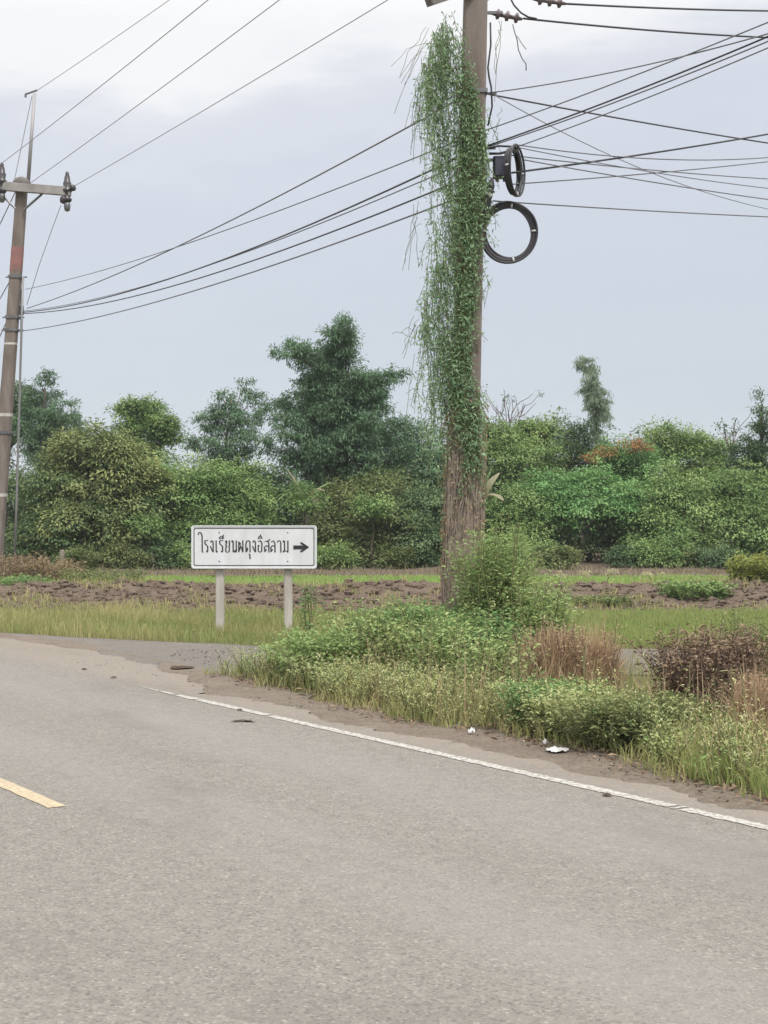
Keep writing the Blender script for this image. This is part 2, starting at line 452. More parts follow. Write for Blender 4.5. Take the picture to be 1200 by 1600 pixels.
def crown_arrays(lobes, rng, L=0.13, W=0.05, cd=5.0, k=26, cr=0.32, droop=0.35, tip=0.25, flat=0.5, fill=0.5, hang=0.0, toptip=0.0, puff=0.42):
    """lobes: list of (centre, radii). Each lobe carries puffs of foliage with creases between them, each puff
    carries leafy sprays on its outer and upper side, each spray its leaves."""
    parts = []
    ztop = max(c[2] + r[2] for c, r in lobes); zbot = min(c[2] - r[2] for c, r in lobes)
    for c, r in lobes:
        c = np.asarray(c, float); r = np.asarray(r, float)
        area = 4 * math.pi * (((r[0] * r[1]) ** 1.6 + (r[0] * r[2]) ** 1.6 + (r[1] * r[2]) ** 1.6) / 3) ** (1 / 1.6)
        pr = min(puff, 0.62 * float(np.mean(r)))
        npf = max(4, int(area / (math.pi * pr * pr) * 1.0))
        u = unit(rng.normal(size=(npf, 3)))
        rad = rng.uniform(fill, 1.0, npf) ** 0.6
        pc = c + u * np.maximum(r - pr * 0.55, r * 0.45) * rad[:, None]
        psz = pr * rng.uniform(0.5, 1.55, npf)
        ptint = np.clip(rng.random(npf) ** 2 * (tip * 2.0 + 0.35) + toptip * np.clip((pc[:, 2] - zbot) / (ztop - zbot) - 0.5, 0, 1) * 2 * rng.random(npf), 0, 1)
        nsp = max(5, int(cd * 1.9))
        pi_ = np.repeat(np.arange(npf), nsp)
        w = unit(rng.normal(size=(len(pi_), 3)) + u[pi_] * 0.5 + np.array([0, 0, 0.45]))
        sp = pc[pi_] + w * psz[pi_][:, None] * np.array([1.1, 1.1, 0.8]) * (0.55 + 0.8 * rng.random(len(pi_)) ** 1.3)[:, None]
        kk = rng.integers(max(3, int(k * 0.45)), int(k * 1.45) + 2, len(pi_))
        idx = np.repeat(np.arange(len(pi_)), kk); m = len(idx)
        s = cr * 0.72 * rng.uniform(0.6, 1.3, len(pi_))[idx][:, None]
        off = rng.normal(size=(m, 3)) * s * np.array([0.62, 0.62, 0.62 * flat])
        if hang:
            off[:, 2] -= np.abs(rng.normal(size=m)) * hang * s[:, 0]
        p = sp[idx] + off
        p[:, 2] -= droop * 0.5 * (off[:, 0] ** 2 + off[:, 1] ** 2) / s[:, 0]
        d = off * np.array([1, 1, 0.4]) / s + w[idx] * 0.7 + rng.normal(size=(m, 3)) * 0.3
        d[:, 2] -= droop * 1.1
        nn = np.array([0, 0, 0.8]) + w[idx] * 0.6 + rng.normal(size=(m, 3)) * 0.27
        ls = rng.uniform(0.6, 1.25, m)
        v, f = leaf_arrays(p, d, nn, L * ls * 0.72, W * ls * 0.85)
        parts.append((v, f, np.repeat(np.clip(ptint[pi_][idx] + rng.normal(size=m) * 0.06, 0, 1), 4)))
    return join(parts)


def limb(mb, a, b, r0, r1, rng, wob=0.06, seg=6, k=6, sag=0.0):
    a = np.asarray(a, float); b = np.asarray(b, float)
    t = np.linspace(0, 1, seg)[:, None]
    p = a + (b - a) * t
    ln = np.linalg.norm(b - a)
    p[1:-1] += rng.normal(size=(seg - 2, 3)) * ln * wob * 0.6
    p[:, 2] += (4 * t * (1 - t))[:, 0] * sag * ln
    mb.tube(p, np.linspace(r0, r1, seg), k)
    return p


def tree(name, label, cat, lobes, base, mat, seed, trunk_r=0.12, bark='bark', group=None, trunks=None, twigs=2, fork=0.35, shoots=5, **kw):
    """thing > trunk, crown. lobes in world coordinates."""
    rng = np.random.default_rng(seed)
    base = np.asarray(base, float)
    root = thing(name, base, label, cat, group)
    mb = MB()
    big = max(lobes, key=lambda q: q[1][0] * q[1][2])
    top = max(lobes, key=lambda q: q[0][2])
    hub = base + (np.asarray(big[0], float) - base) * fork + np.array([0, 0, 0.0])
    limb(mb, base - np.array([0, 0, 0.15]), hub, trunk_r, trunk_r * 0.72, rng, 0.05, 6, 8)
    for c, r in lobes:
        c = np.asarray(c, float)
        rr = trunk_r * (0.5 if (c is not top) else 0.6)
        p = limb(mb, hub, c, rr, trunk_r * 0.16, rng, 0.07, 7, 6, 0.05)
        for _ in range(twigs):
            u = unit(rng.normal(size=3)); u[2] = abs(u[2]) * 0.8
            limb(mb, p[rng.integers(3, 6)], c + u * np.asarray(r) * 0.85, trunk_r * 0.16, 0.008, rng, 0.08, 5, 4)
    if trunks:
        for q in trunks:
            limb(mb, np.asarray(q[0], float), np.asarray(q[1], float), q[2], q[2] * 0.5, rng, 0.04, 6, 6)
    parts = [crown_arrays(lobes, rng, **kw)]
    L_ = kw.get('L', 0.13); W_ = kw.get('W', 0.05)
    for c, r in lobes:
        c = np.asarray(c, float); r = np.asarray(r, float)
        for _ in range(shoots):
            u = unit(rng.normal(size=3) + np.array([0, 0, 0.5]))
            e = c + u * r * rng.uniform(1.1, 1.45)
            parts.append(spray(mb, c, e, rng, L_ * 0.8, W_ * 0.85, int(rng.uniform(18, 42)), 0.10, 0.4, 0.006))
    link('trunk', mb.mesh('trunk', base, True), M[bark], root)
    v, f, t = join(parts)
    link('crown', raw_mesh('crown', v - base, f, t), M[mat], root)
    return root, rng


def spray(mb, a, b, rng, L, W, n, spread, droop, rad):
    """a leafy twig from a to b; leaves along its outer part"""
    t = np.linspace(0, 1, 5)[:, None]
    pts = a + (b - a) * t; ln = np.linalg.norm(b - a)
    pts[:, 2] -= droop * 0.35 * ln * t[:, 0] ** 2
    pts[1:] += rng.normal(size=(4, 3)) * ln * 0.03
    mb.tube(pts, np.linspace(rad, rad * 0.4, 5), 3, False)
    tt = (0.15 + 0.85 * rng.random(n) ** 0.8) * 4; i0 = np.minimum(tt.astype(int), 3); fr = (tt - i0)[:, None]
    p = pts[i0] * (1 - fr) + pts[i0 + 1] * fr + rng.normal(size=(n, 3)) * spread * np.array([1, 1, 0.6])
    d = unit(b - a) * 0.6 + rng.normal(size=(n, 3)) * 0.55 - np.array([0, 0, droop])
    v, f = leaf_arrays(p, d, np.array([0, 0, 1.0]) + rng.normal(size=(n, 3)) * 0.35, L * rng.uniform(0.6, 1.25, n), W * rng.uniform(0.7, 1.2, n))
    return v, f, np.full(len(v), np.clip(0.15 + 0.15 * rng.normal(), 0, 1))


def spray_tree(name, label, cat, base, tips, Y, mat, seed, trunk_r=0.14, bark='bark', tw=0.55, ntw=22, nl=34, L=0.13, W=0.036, droop=0.5, group=None, split=None, low=90, dense=0.09):
    """tree of arching limbs, each carrying drooping leafy twigs: ragged outline with sky between; thing > trunk, crown"""
    rng = np.random.default_rng(seed); base = np.asarray(base, float)
    root = thing(name, base, label, cat, group)
    mb = MB(); parts = []
    ty = min(q[1] for q in tips)
    bx_ = CX + base[0] / base[1] * F
    spine_top = P(split[0], split[1], Y)
    tr = limb(mb, base - np.array([0, 0, 0.15]), spine_top, trunk_r, trunk_r * 0.22, rng, 0.025, 9, 8)
    for q in tips:
        yy = Y + rng.normal() * 0.75
        tip = P(q[0], q[1], yy)
        zs = tip[2] - low / F * Y * rng.uniform(0.7, 1.2)
        k = int(np.argmin(abs(tr[:, 2] - zs))); a = tr[k]
        p = limb(mb, a, tip, trunk_r * 0.24, 0.006, rng, 0.045, 9, 5, 0.06)
        sc_ = q[2] if len(q) > 2 else 1.0
        for j in range(int(ntw * sc_)):
            t = 0.28 + 0.72 * rng.random() ** 0.8
            fi = t * 8; i0 = min(int(fi), 7); s_ = p[i0] + (p[i0 + 1] - p[i0]) * (fi - i0)
            d = unit(rng.normal(size=3) * np.array([1, 1, 0.55]) + unit(tip - a) * 0.7)
            ln = tw * sc_ ** 0.5 * (1.15 - 0.55 * t) * rng.uniform(0.5, 1.2)
            parts.append(spray(mb, s_, s_ + d * ln, rng, L, W, int(nl * rng.uniform(0.6, 1.3)), dense, droop, 0.007))
    link('trunk', mb.mesh('trunk', base, True), M[bark], root)
    v, f, t = join(parts)
    link('crown', raw_mesh('crown', v - base, f, t), M[mat], root)
    return root


def lob(px, py, rx, ry, Y, rd=None):
    """crown lobe seen round a photo pixel with half sizes in pixels, Y metres away"""
    c = P(px, py, Y); s = Y / F
    return (c, (rx * s, (rd if rd else rx * s * 0.9), ry * s))


def plant_arrays(bases, rng, H=(0.3, 0.6), stems=(4, 8), spread=0.35, leaves=14, L=0.05, W=0.022, droop=0.2, leafstart=0.15, tip=0.3, branch=0.06):
    """leafy herbs: stems rising from each base, leaves along them. returns stem MB and leaf arrays"""
    mb = MB(); LP = []; LD = []; LT = []
    for b in bases:
        bt = rng.random() ** 2 * tip * 1.8
        for _ in range(rng.integers(stems[0], stems[1] + 1)):
            h = rng.uniform(*H); a = rng.uniform(0, 6.283); sp = spread * rng.random() ** 0.7 * h / H[1] * 1.3
            d = np.array([math.cos(a), math.sin(a), 0])
            t = np.linspace(0, 1, 6)
            pts = np.asarray(b) + d * (t ** 1.4)[:, None] * sp + np.array([0, 0, 1.0]) * (h * (t - 0.18 * t ** 2 * (sp / max(spread, 1e-6))))[:, None]
            pts += rng.normal(size=pts.shape) * h * 0.015
            mb.tube(pts, np.linspace(0.0035, 0.0014, 6) * (1 + h), 3, False)
            n = max(3, int(leaves * h / H[1] * rng.uniform(0.7, 1.3)))
            tt = leafstart + (1 - leafstart) * rng.random(n) ** 0.75
            fi = tt * 5; i0 = np.minimum(fi.astype(int), 4); fr = (fi - i0)[:, None]
            p = pts[i0] * (1 - fr) + pts[i0 + 1] * fr
            la = rng.uniform(0, 6.283, n)
            ld = np.stack([np.cos(la), np.sin(la), rng.uniform(-0.2, 0.9, n) - droop], 1)
            p = p + ld * (branch * rng.random(n)[:, None])
            LP.append(p); LD.append(ld); LT.append(np.clip(bt + 0.15 * rng.normal(size=n) + 0.25 * tip * tt, 0, 1))
    p = np.concatenate(LP); d = np.concatenate(LD); t = np.concatenate(LT)
    n = len(p); ls = rng.uniform(0.55, 1.3, n)
    v, f = leaf_arrays(p, d, np.array([0, 0, 1.0]) + rng.normal(size=(n, 3)) * 0.5, L * ls, W * ls)
    return mb, (v, f, np.repeat(t, 4))


def shrub(name, label, cat, base, rad, mat, seed, n=40, stem='stem', group=None, ground=0.0, **kw):
    """one bush: a patch of stems rooted within rad, leaves along them; thing > stem, foliage"""
    rng = np.random.default_rng(seed)
    base = np.asarray(base, float)
    root = thing(name, base, label, cat, group)
    a = rng.uniform(0, 6.283, n); r = np.sqrt(rng.random(n))
    bs = base + np.stack([np.cos(a) * r * rad[0], np.sin(a) * r * rad[1], np.zeros(n)], 1)
    mb, (v, f, t) = plant_arrays(bs, rng, **kw)
    link('stem', mb.mesh('stem', base), M[stem], root)
    link('foliage', raw_mesh('foliage', v - base, f, t), M[mat], root)
    return root, rng, bs


def grass_obj(name, B, H, W, lean, mat, rng, tint, label=None, cat=None, kind='stuff', parent=None, org=(0, 0, 0)):
    v, f = blade_arrays(B, H, W, lean, rng)
    me = raw_mesh(name, v - np.asarray(org), f, np.repeat(np.clip(tint, 0, 1), 5))
    return link(name, me, M[mat], parent, None, label, cat, None, kind)


def patch_noise(x, y, s, seed=0):
    return (np.sin(x * s * 1.3 + seed) * np.cos(y * s * 1.7 + seed * 2.1) + 0.6 * np.sin(x * s * 3.1 + y * s * 2.3 + seed) +
            0.4 * np.cos(x * s * 6.3 - y * s * 5.1 + seed * 3)) / 2.0


# ================================================================== THE SETTING
def sheet(name, xs, ys, zf, mat, xy=None, smooth=True):
    nx, ny = len(xs), len(ys)
    X, Y = np.meshgrid(xs, ys)
    Z = zf(X, Y)
    v = np.stack([X, Y, Z], -1).reshape(-1, 3)
    i = (np.arange(ny - 1)[:, None] * nx + np.arange(nx - 1)[None, :]).reshape(-1, 1)
    f = np.concatenate([i, i + 1, i + nx + 1, i + nx], 1)
    return link(name, raw_mesh(name, v, f, None, smooth), M[mat], kind='structure')


# ground to the horizon, with the raised field terrace beyond the dug bank
gx = np.concatenate([np.linspace(-1800, -30, 10), np.linspace(-24, 24, 97), np.linspace(30, 1800, 10)])
gy = np.concatenate([np.linspace(-400, -6, 6), np.linspace(0, 60, 121), np.linspace(70, 3000, 16)])
TER = 0.20


def terrace(X, Y):
    t = np.clip((Y - 27.6) / 1.6, 0, 1)
    return -0.024 + (TER - 0.03 + 0.024) * t * t * (3 - 2 * t) + 0.012 * patch_noise(X, Y, 0.8, 2) * ((Y > 20) & (Y < 60))


sheet('ground', gx, gy, terrace, 'ground')

# asphalt: a ribbon along the road axis with a ragged verge edge; object axes lie along / across the road
rng = np.random.default_rng(5)
us = np.concatenate([np.linspace(-300, -32, 12), np.linspace(-30, 40, 1101), np.linspace(42, 300, 12)])
edge = 0.36 + 0.05 * np.sin(us * 2.1) + 0.04 * np.sin(us * 5.7 + 1) + rng.normal(size=len(us)) * 0.022 + 0.05 * np.interp(us, us[::6], rng.normal(size=len(us[::6])))
flare = np.clip((us - 5.0) / 3.0, 0, 1) * np.clip((16 - us) / 5.0, 0, 1)
edge = edge + 0.75 * flare
bend = np.where(us > 12, -((us - 12) ** 2) * 0.0006, 0.0)
vv = np.array([0.0, -0.4, -1.2, -3.0, -6.6])
RV = np.zeros((len(us), len(vv), 3))
for j, q in enumerate(vv):
    RV[:, j, 0] = us
    RV[:, j, 1] = (edge if j == 0 else q) + np.clip(bend, -6, 0)
    RV[:, j, 2] = 0.0
i = (np.arange(len(us) - 1)[:, None] * len(vv) + np.arange(len(vv) - 1)[None, :]).reshape(-1, 1)
f = np.concatenate([i, i + len(vv), i + len(vv) + 1, i + 1], 1)[:, ::-1]
ANG = math.atan2(RD[1], RD[0])


def road_obj(name, v, f, mat):
    """v in road coordinates (along, across, up); object axes lie along the road, so textures follow it"""
    v = np.array(v, float).reshape(-1, 3)
    v[:, 1] *= -1
    o = link(name, raw_mesh(name, v, np.asarray(f)), M[mat], kind='structure')
    o.matrix_world = Matrix(((RD[0], -RN[0], 0, RO[0]), (RD[1], -RN[1], 0, RO[1]), (0, 0, 1, 0), (0, 0, 0, 1)))
    return o


road_obj('road', RV, f, 'asphalt')

# sandy shoulder beside the asphalt
se = 1.15 + 0.12 * np.sin(us * 1.3) + 0.07 * np.sin(us * 4.1) + 0.08 * np.interp(us, us[::5], rng.normal(size=len(us[::5])))
se = se + 0.6 * flare
SV = np.zeros((len(us), 4, 3))
for j, (q, z) in enumerate(((-0.3, -0.010), (0.45, -0.0085), (0.9, -0.006), (None, -0.016))):
    SV[:, j, 0] = us; SV[:, j, 1] = (se if q is None else q + 0 * us + (0.5 * flare if j else 0)) + np.clip(bend, -6, 0); SV[:, j, 2] = z
i = (np.arange(len(us) - 1)[:, None] * 4 + np.arange(3)[None, :]).reshape(-1, 1)
sf = np.concatenate([i, i + 4, i + 5, i + 1], 1)[:, ::-1]
road_obj('road_shoulder', SV, sf, 'shoulder')

# gravel side road leaving to the right
xs = np.linspace(-6.5, 60, 220)
near = 16.75 + 0.1 * np.sin(xs * 1.7) + rng.normal(size=220) * 0.03 - 1.6 * np.clip((-xs - 1.6) / 3, 0, 1)
far = 19.75 - 0.08 * np.sin(xs * 1.1) + rng.normal(size=220) * 0.03 + 2.1 * np.clip((-xs - 1.0) / 3.6, 0, 1.6)
SR = np.zeros((220, 4, 3))
for j, q in enumerate((0, 0.33, 0.66, 1)):
    SR[:, j, 0] = xs; SR[:, j, 1] = near + (far - near) * q
    SR[:, j, 2] = -0.0125 + (0.006 if j in (1, 2) else 0) - 0.05 * 0
i = (np.arange(219)[:, None] * 4 + np.arange(3)[None, :]).reshape(-1, 1)
link('side_road', raw_mesh('side_road', SR.reshape(-1, 3), np.concatenate([i, i + 4, i + 5, i + 1], 1)[:, ::-1], None, True), M['gravel'], kind='structure')

# painted markings (4 mm above the asphalt, worn ends)
nu = 420
u = np.concatenate([np.linspace(-60, -8, 40), np.linspace(-7.9, 6.0, nu)])
wl = 0.05 + rng.normal(size=len(u)) * 0.004
wv = np.zeros((len(u), 2, 3)); wv[:, 0, 0] = u; wv[:, 1, 0] = u
wv[:, 0, 1] = -wl; wv[:, 1, 1] = wl + rng.normal(size=len(u)) * 0.004; wv[:, :, 2] = 0.004
taper = np.clip((6.0 - u) / 1.2, 0.15, 1)
wv[:, 0, 1] *= taper; wv[:, 1, 1] *= taper
keep = np.ones(len(u) - 1, bool)
for g in (-1.62, -1.55, 3.3, 3.35, 4.7, 5.15, 5.2, 5.5):
    keep[np.argmin(abs(u - g))] = False
i = np.arange(len(u) - 1)[keep][:, None] * 2
road_obj('edge_line', wv, np.concatenate([i, i + 1, i + 3, i + 2], 1), 'white_line')
ys_ = []
yc = -3.05
e0 = (G(86, 1262)[:2] - RO) @ RD
YV = []; YF = []
for kx in range(-8, 12):
    a = e0 + kx * 9.0; b = a + 3.0
    tt = np.linspace(a, b, 24)
    base_i = len(YV)
    for q in tt:
        w0, w1 = 0.058 + rng.normal() * 0.003, 0.058 + rng.normal() * 0.003
        YV += [(q, yc - w0, 0.004), (q, yc + w1, 0.004)]
    YF += [(base_i + 2 * k, base_i + 2 * k + 1, base_i + 2 * k + 3, base_i + 2 * k + 2) for k in range(23)]
road_obj('centre_line', np.array(YV), np.array(YF), 'yellow_line')

# dug earth bank in front of the field
bx = np.linspace(-14, 22, 300); by = np.linspace(26.2, 30.4, 60)


def bank(X, Y):
    t = np.clip((Y - 26.4 + 0.35 * np.sin(X * 0.9)) / 2.5, 0, 1)
    h = -0.06 + (TER + 0.12 + 0.06) * t ** 0.8
    crest = np.exp(-((Y - 29.0) / 0.7) ** 2) * (0.055 + 0.05 * patch_noise(X, Y, 0.9, 4))
    back = np.clip((Y - 29.5) / 0.9, 0, 1) * 0.16
    rough = 0.045 * patch_noise(X, Y, 3.3, 1) + 0.03 * patch_noise(X * 1.3 + 3, Y, 8.7, 6) + 0.018 * np.sin(X * 31 + 5 * np.sin(Y * 9)) * np.cos(Y * 27 + 3 * np.sin(X * 7))
    env = np.clip(t * 4, 0, 1) * np.clip((30.4 - Y) / 0.5, 0, 1)
    return h + crest - back + rough * env


sheet('earth_bank', bx, by, bank, 'clod', smooth=False)
# lumps of dug soil on it
mb = MB()
rng = np.random.default_rng(11)
ico = np.array([(0, 0, 1), (.89, 0, .45), (.28, .85, .45), (-.72, .53, .45), (-.72, -.53, .45), (.28, -.85, .45), (.72, .53, -.45), (-.28, .85, -.45), (-.89, 0, -.45), (-.28, -.85, -.45), (.72, -.53, -.45), (0, 0, -1)])
icf = [(0, 1, 2), (0, 2, 3), (0, 3, 4), (0, 4, 5), (0, 5, 1), (1, 6, 2), (2, 7, 3), (3, 8, 4), (4, 9, 5), (5, 10, 1), (1, 10, 6), (2, 6, 7), (3, 7, 8), (4, 8, 9), (5, 9, 10), (6, 11, 7), (7, 11, 8), (8, 11, 9), (9, 11, 10), (10, 11, 6)]
for _ in range(4200):
    x = rng.uniform(-8, 9); y = rng.uniform(26.4, 29.4)
    z = float(bank(np.array(x), np.array(y)))
    s = 0.02 + 0.085 * rng.random() ** 2.5
    mb.add(np.array([x, y, z]) + ico * s * rng.uniform(0.6, 1.2, (12, 1)) * np.array([1.2, 1, 0.75]), icf)
link('soil_clods', mb.mesh('soil_clods'), M['clod'], kind='stuff', label='loose clods of dug brown soil on the earth bank', cat='soil')

# field terrace and the brown strip before the wood
sheet('field', np.linspace(-22, 26, 60), np.linspace(29.2, 36.2, 24), lambda X, Y: TER + 0.004 + 0.012 * patch_noise(X, Y, 1.1, 3), 'field')
sheet('woodland_floor', np.linspace(-40, 40, 90), np.linspace(36.0, 75, 60), lambda X, Y: TER + 0.03 + 0.07 * patch_noise(X, Y, 0.9, 8) + np.clip((Y - 38) / 6, 0, 1) * 0.12, 'litter_soil')

# humid air: one closed box round everything, thin enough to leave near things clear
def haze():
    m = bpy.data.materials.new('humid_air'); m.use_nodes = True
    nt = m.node_tree; nt.nodes.clear()
    o = nt.nodes.new('ShaderNodeOutputMaterial'); pv = nt.nodes.new('ShaderNodeVolumePrincipled')
    pv.inputs['Color'].default_value = (0.93, 0.96, 1.0, 1); pv.inputs['Density'].default_value = 0.0005
    pv.inputs['Anisotropy'].default_value = 0.2
    nt.links.new(pv.outputs[0], o.inputs['Volume'])
    mb = MB(); mb.box((0, 1250, 14.5), (3700, 3600, 31))
    return link('haze', mb.mesh('haze'), m, kind='stuff')


haze()
# ================================================================== POLES, CABLES, SIGN
def prism(mb, c0, w0, c1, w1, seg=10, bev=0.02, bow=None):
    """tapered square pole with chamfered corners from c0 to c1"""
    c0 = np.asarray(c0, float); c1 = np.asarray(c1, float)
    v = []
    for i in range(seg + 1):
        t = i / seg; c = c0 + (c1 - c0) * t
        if bow is not None: c = c + np.asarray(bow) * 4 * t * (1 - t)
        h = (w0 + (w1 - w0) * t) / 2; b = bev
        v += [c + np.array([x, y, 0]) for x, y in ((-h + b, -h), (h - b, -h), (h, -h + b), (h, h - b), (h - b, h), (-h + b, h), (-h, h - b), (-h, -h + b))]
    f = [tuple(range(7, -1, -1)), tuple(seg * 8 + j for j in range(8))]
    f += [(i * 8 + j, i * 8 + (j + 1) % 8, i * 8 + (j + 1) % 8 + 8, i * 8 + j + 8) for i in range(seg) for j in range(8)]
    mb.add(np.array(v), f)


def one(name, mat, parent, org, fn, smooth=False, **kw):
    mb = MB(); fn(mb)
    return link(name, mb.mesh(name, org, smooth), M[mat], parent, **kw)


# ---- the vine covered pole on the verge
YP = 16.5
pb = P(718, 1054, YP); pb[2] = -0.02
ptop = P(744.5, -70, YP)
root_p = thing('utility_pole', pb, 'square concrete utility pole overgrown with vines, rising from the bush beside the road', 'utility pole')


def pole_at(py):
    z = CAMH + (CY - py) / F * YP
    t = (z - pb[2]) / (ptop[2] - pb[2])
    return pb + (ptop - pb) * t


one('shaft', 'concrete_warm', root_p, pb, lambda m: prism(m, pb, 0.325, ptop, 0.245, 14, 0.022))
ca = P(668, 3, YP - 0.45); cb_ = P(800, -42, YP + 0.25)


def crossarm_fn(m):
    d = cb_ - ca; L_ = np.linalg.norm(d); d = d / L_
    s = unit(np.cross(d, [0, 0, 1.0])); u_ = np.cross(s, d)
    m.box((ca + cb_) / 2 + np.array([0, -0.05, 0]), (L_, 0.11, 0.125), np.stack([d, s, u_], 1), 0.012)


one('crossarm', 'concrete', root_p, pb, crossarm_fn)
for (px, py, ex, ey) in ((766, 20, 816, 30), (832, -2, 884, 6)):
    a = P(px, py, YP + 0.02); b = P(ex, ey, YP + 0.1)

    def ins(m, a=a, b=b):
        prof = [(0.012, -0.02)]
        L_ = np.linalg.norm(b - a)
        for k in range(3):
            h = L_ * (0.12 + 0.29 * k)
            prof += [(0.022, h), (0.026, h + 0.02), (0.058, h + 0.035), (0.052, h + 0.055), (0.025, h + 0.06)]
        prof += [(0.014, L_)]
        m.lathe(a, prof, 12, b - a)
    one('strain_insulator', 'porcelain', root_p, pb, ins, True)
q = pole_at(22)
one('insulator_bracket', 'steel', root_p, pb, lambda m: (m.box(q + np.array([0.2, 0.02, 0.02]), (0.2, 0.03, 0.03)), m.tube([P(760, 0, YP), P(800, -20, YP), P(835, -2, YP)], 0.014, 6)))
for py in (146, 232, 300):
    c = pole_at(py); w = 0.262 + (py / 900) * 0.06

    def band(m, c=c, w=w):
        for dx, dy, sx, sy in ((0, -w / 2 - 0.004, w + 0.02, 0.008), (0, w / 2 + 0.004, w + 0.02, 0.008), (-w / 2 - 0.004, 0, 0.008, w), (w / 2 + 0.004, 0, 0.008, w)):
            m.box(c + np.array([dx, dy, 0]), (sx, sy, 0.045))
        m.box(c + np.array([w / 2 + 0.06, 0, 0]), (0.11, 0.02, 0.02))
    one('clamp_band', 'steel', root_p, pb, band)

# conduit and cable strap down the right face
one('service_lead', 'cable', root_p, pb, lambda m: m.tube([pole_at(p) + np.array([d, -0.1, 0]) for p, d in ((40, .16), (75, .17), (110, .145), (125, .16), (140, .185), (170, .2), (200, .16))], 0.011, 6), True)

# ---- vines on it
rng = np.random.default_rng(77)
LB = [(20, 690), (60, 672), (95, 662), (110, 654), (200, 652), (255, 668), (300, 672), (350, 666), (430, 655), (520, 654), (590, 652), (630, 652), (668, 672), (700, 690)]
RB = [(30, 716), (60, 722), (100, 728), (150, 744), (200, 757), (240, 766), (300, 758), (345, 738), (440, 731), (540, 731), (590, 746), (615, 754), (650, 746), (700, 738)]


def itp(tab, y):
    return np.interp(y, [a for a, b in tab], [b for a, b in tab])


vroot = thing('climbing_vine', pb, 'green creeper with thin drooping leaves smothering the left side of the concrete pole', 'climbing vine')
LP, LD, LT = [], [], []
smb = MB()
for k in range(1050):
    y0 = 28 + 640 * rng.random()
    fx = rng.random() ** 0.85 if k % 3 else 0.45 + 0.55 * rng.random()
    lx = itp(LB, y0); rx = itp(RB, y0)
    # clumps: shift toward a few knots so gaps open between
    y0 += 12 * math.sin(fx * 9 + y0 * 0.03)
    px0 = lx + (rx - lx) * fx + rng.normal() * 2
    ln = rng.uniform(0.2, 0.8)
    if y0 < 110 and rng.random() < 0.55 and fx > 0.3: px0 = lx + (rx - lx) * rng.random() * 0.5
    if math.sin(y0 * 0.055 + fx * 5.0) + 0.7 * math.sin(y0 * 0.021 - fx * 8) < -1.05: continue
    c = pole_at(y0)
    X0 = P(px0, y0, YP)[0]
    dx = X0 - c[0]
    half = 0.14
    if abs(dx) < half:          # on the pole: on its front or back face
        dy = -(half + 0.02 + 0.10 * rng.random()) if rng.random() < 0.88 else half + 0.05
    else:
        dy = rng.uniform(-0.26, 0.22)
    t = np.linspace(0, 1, 5)
    drift = rng.normal() * 0.09 + (0.03 if dx < 0 else 0)
    pts = np.stack([X0 + drift * t, np.full(5, YP + dy), c[2] - ln * t], 1) + rng.normal(size=(5, 3)) * 0.012
    smb.tube(pts, 0.003, 3, False)
    n = int(ln * (54 if abs(dx) < half else 52))
    tt = rng.random(n) * 4; i0 = np.minimum(tt.astype(int), 3); fr = (tt - i0)[:, None]
    p = pts[i0] * (1 - fr) + pts[i0 + 1] * fr + rng.normal(size=(n, 3)) * 0.018
    la = rng.uniform(0, 6.283, n)
    LP.append(p); LD.append(np.stack([np.cos(la) * 0.6, np.sin(la) * 0.6, rng.uniform(-1.1, 0.5, n)], 1))
    LT.append(np.clip(rng.random() ** 2 * 0.7 + rng.normal(size=n) * 0.08, 0, 1))
p = np.concatenate(LP); d = np.concatenate(LD); n = len(p)
ls = rng.uniform(0.5, 1.3, n)
v, f = leaf_arrays(p, d, np.array([0, -0.5, 0.8]) + rng.normal(size=(n, 3)) * 0.5, 0.052 * ls, 0.015 * ls)
link('foliage', raw_mesh('foliage', v - pb, f, np.repeat(np.concatenate(LT), 4)), M['vine'], vroot)
# trailing threads at the left margin and by the insulators
for (xa, ya, xb, yb, m_) in ((668, 70, 622, 118, 6), (655, 330, 638, 400, 5), (650, 500, 628, 540, 6), (652, 590, 636, 625, 4), (655, 160, 634, 230, 4), (782, 60, 776, 120, 4), (776, 180, 768, 220, 4), (760, 440, 752, 480, 3)):
    for _ in range(m_):
        a = P(xa + rng.normal() * 6, ya + rng.normal() * 20, YP + rng.uniform(-.15, .15)); b = P(xb + rng.normal() * 8, yb + rng.normal() * 22, YP + rng.uniform(-.2, .2))
        t = np.linspace(0, 1, 6)[:, None]
        pts = a + (b - a) * t; pts[:, 2] += 0.08 * (t * (1 - t))[:, 0] * 4 * rng.uniform(0, 1); pts += rng.normal(size=pts.shape) * 0.012
        smb.tube(pts, 0.0028, 3, False)
link('stem', smb.mesh('stem', pb), M['stem'], vroot)
# hanging dead tendril under the insulator
dr = thing('dead_tendril', P(800, 38, YP), 'thin dead tendril dangling below the pinkish insulator on the pole', 'dead vine')
one('strand', 'thin_cable', dr, P(800, 38, YP), lambda m: (m.tube([P(*q, YP) for q in ((801, 38), (804, 50), (808, 62), (810, 78), (816, 92), (822, 100), (822, 110))], 0.0065, 5), m.tube([P(*q, YP) for q in ((808, 56), (815, 68), (822, 77))], 0.0045, 5)), True)

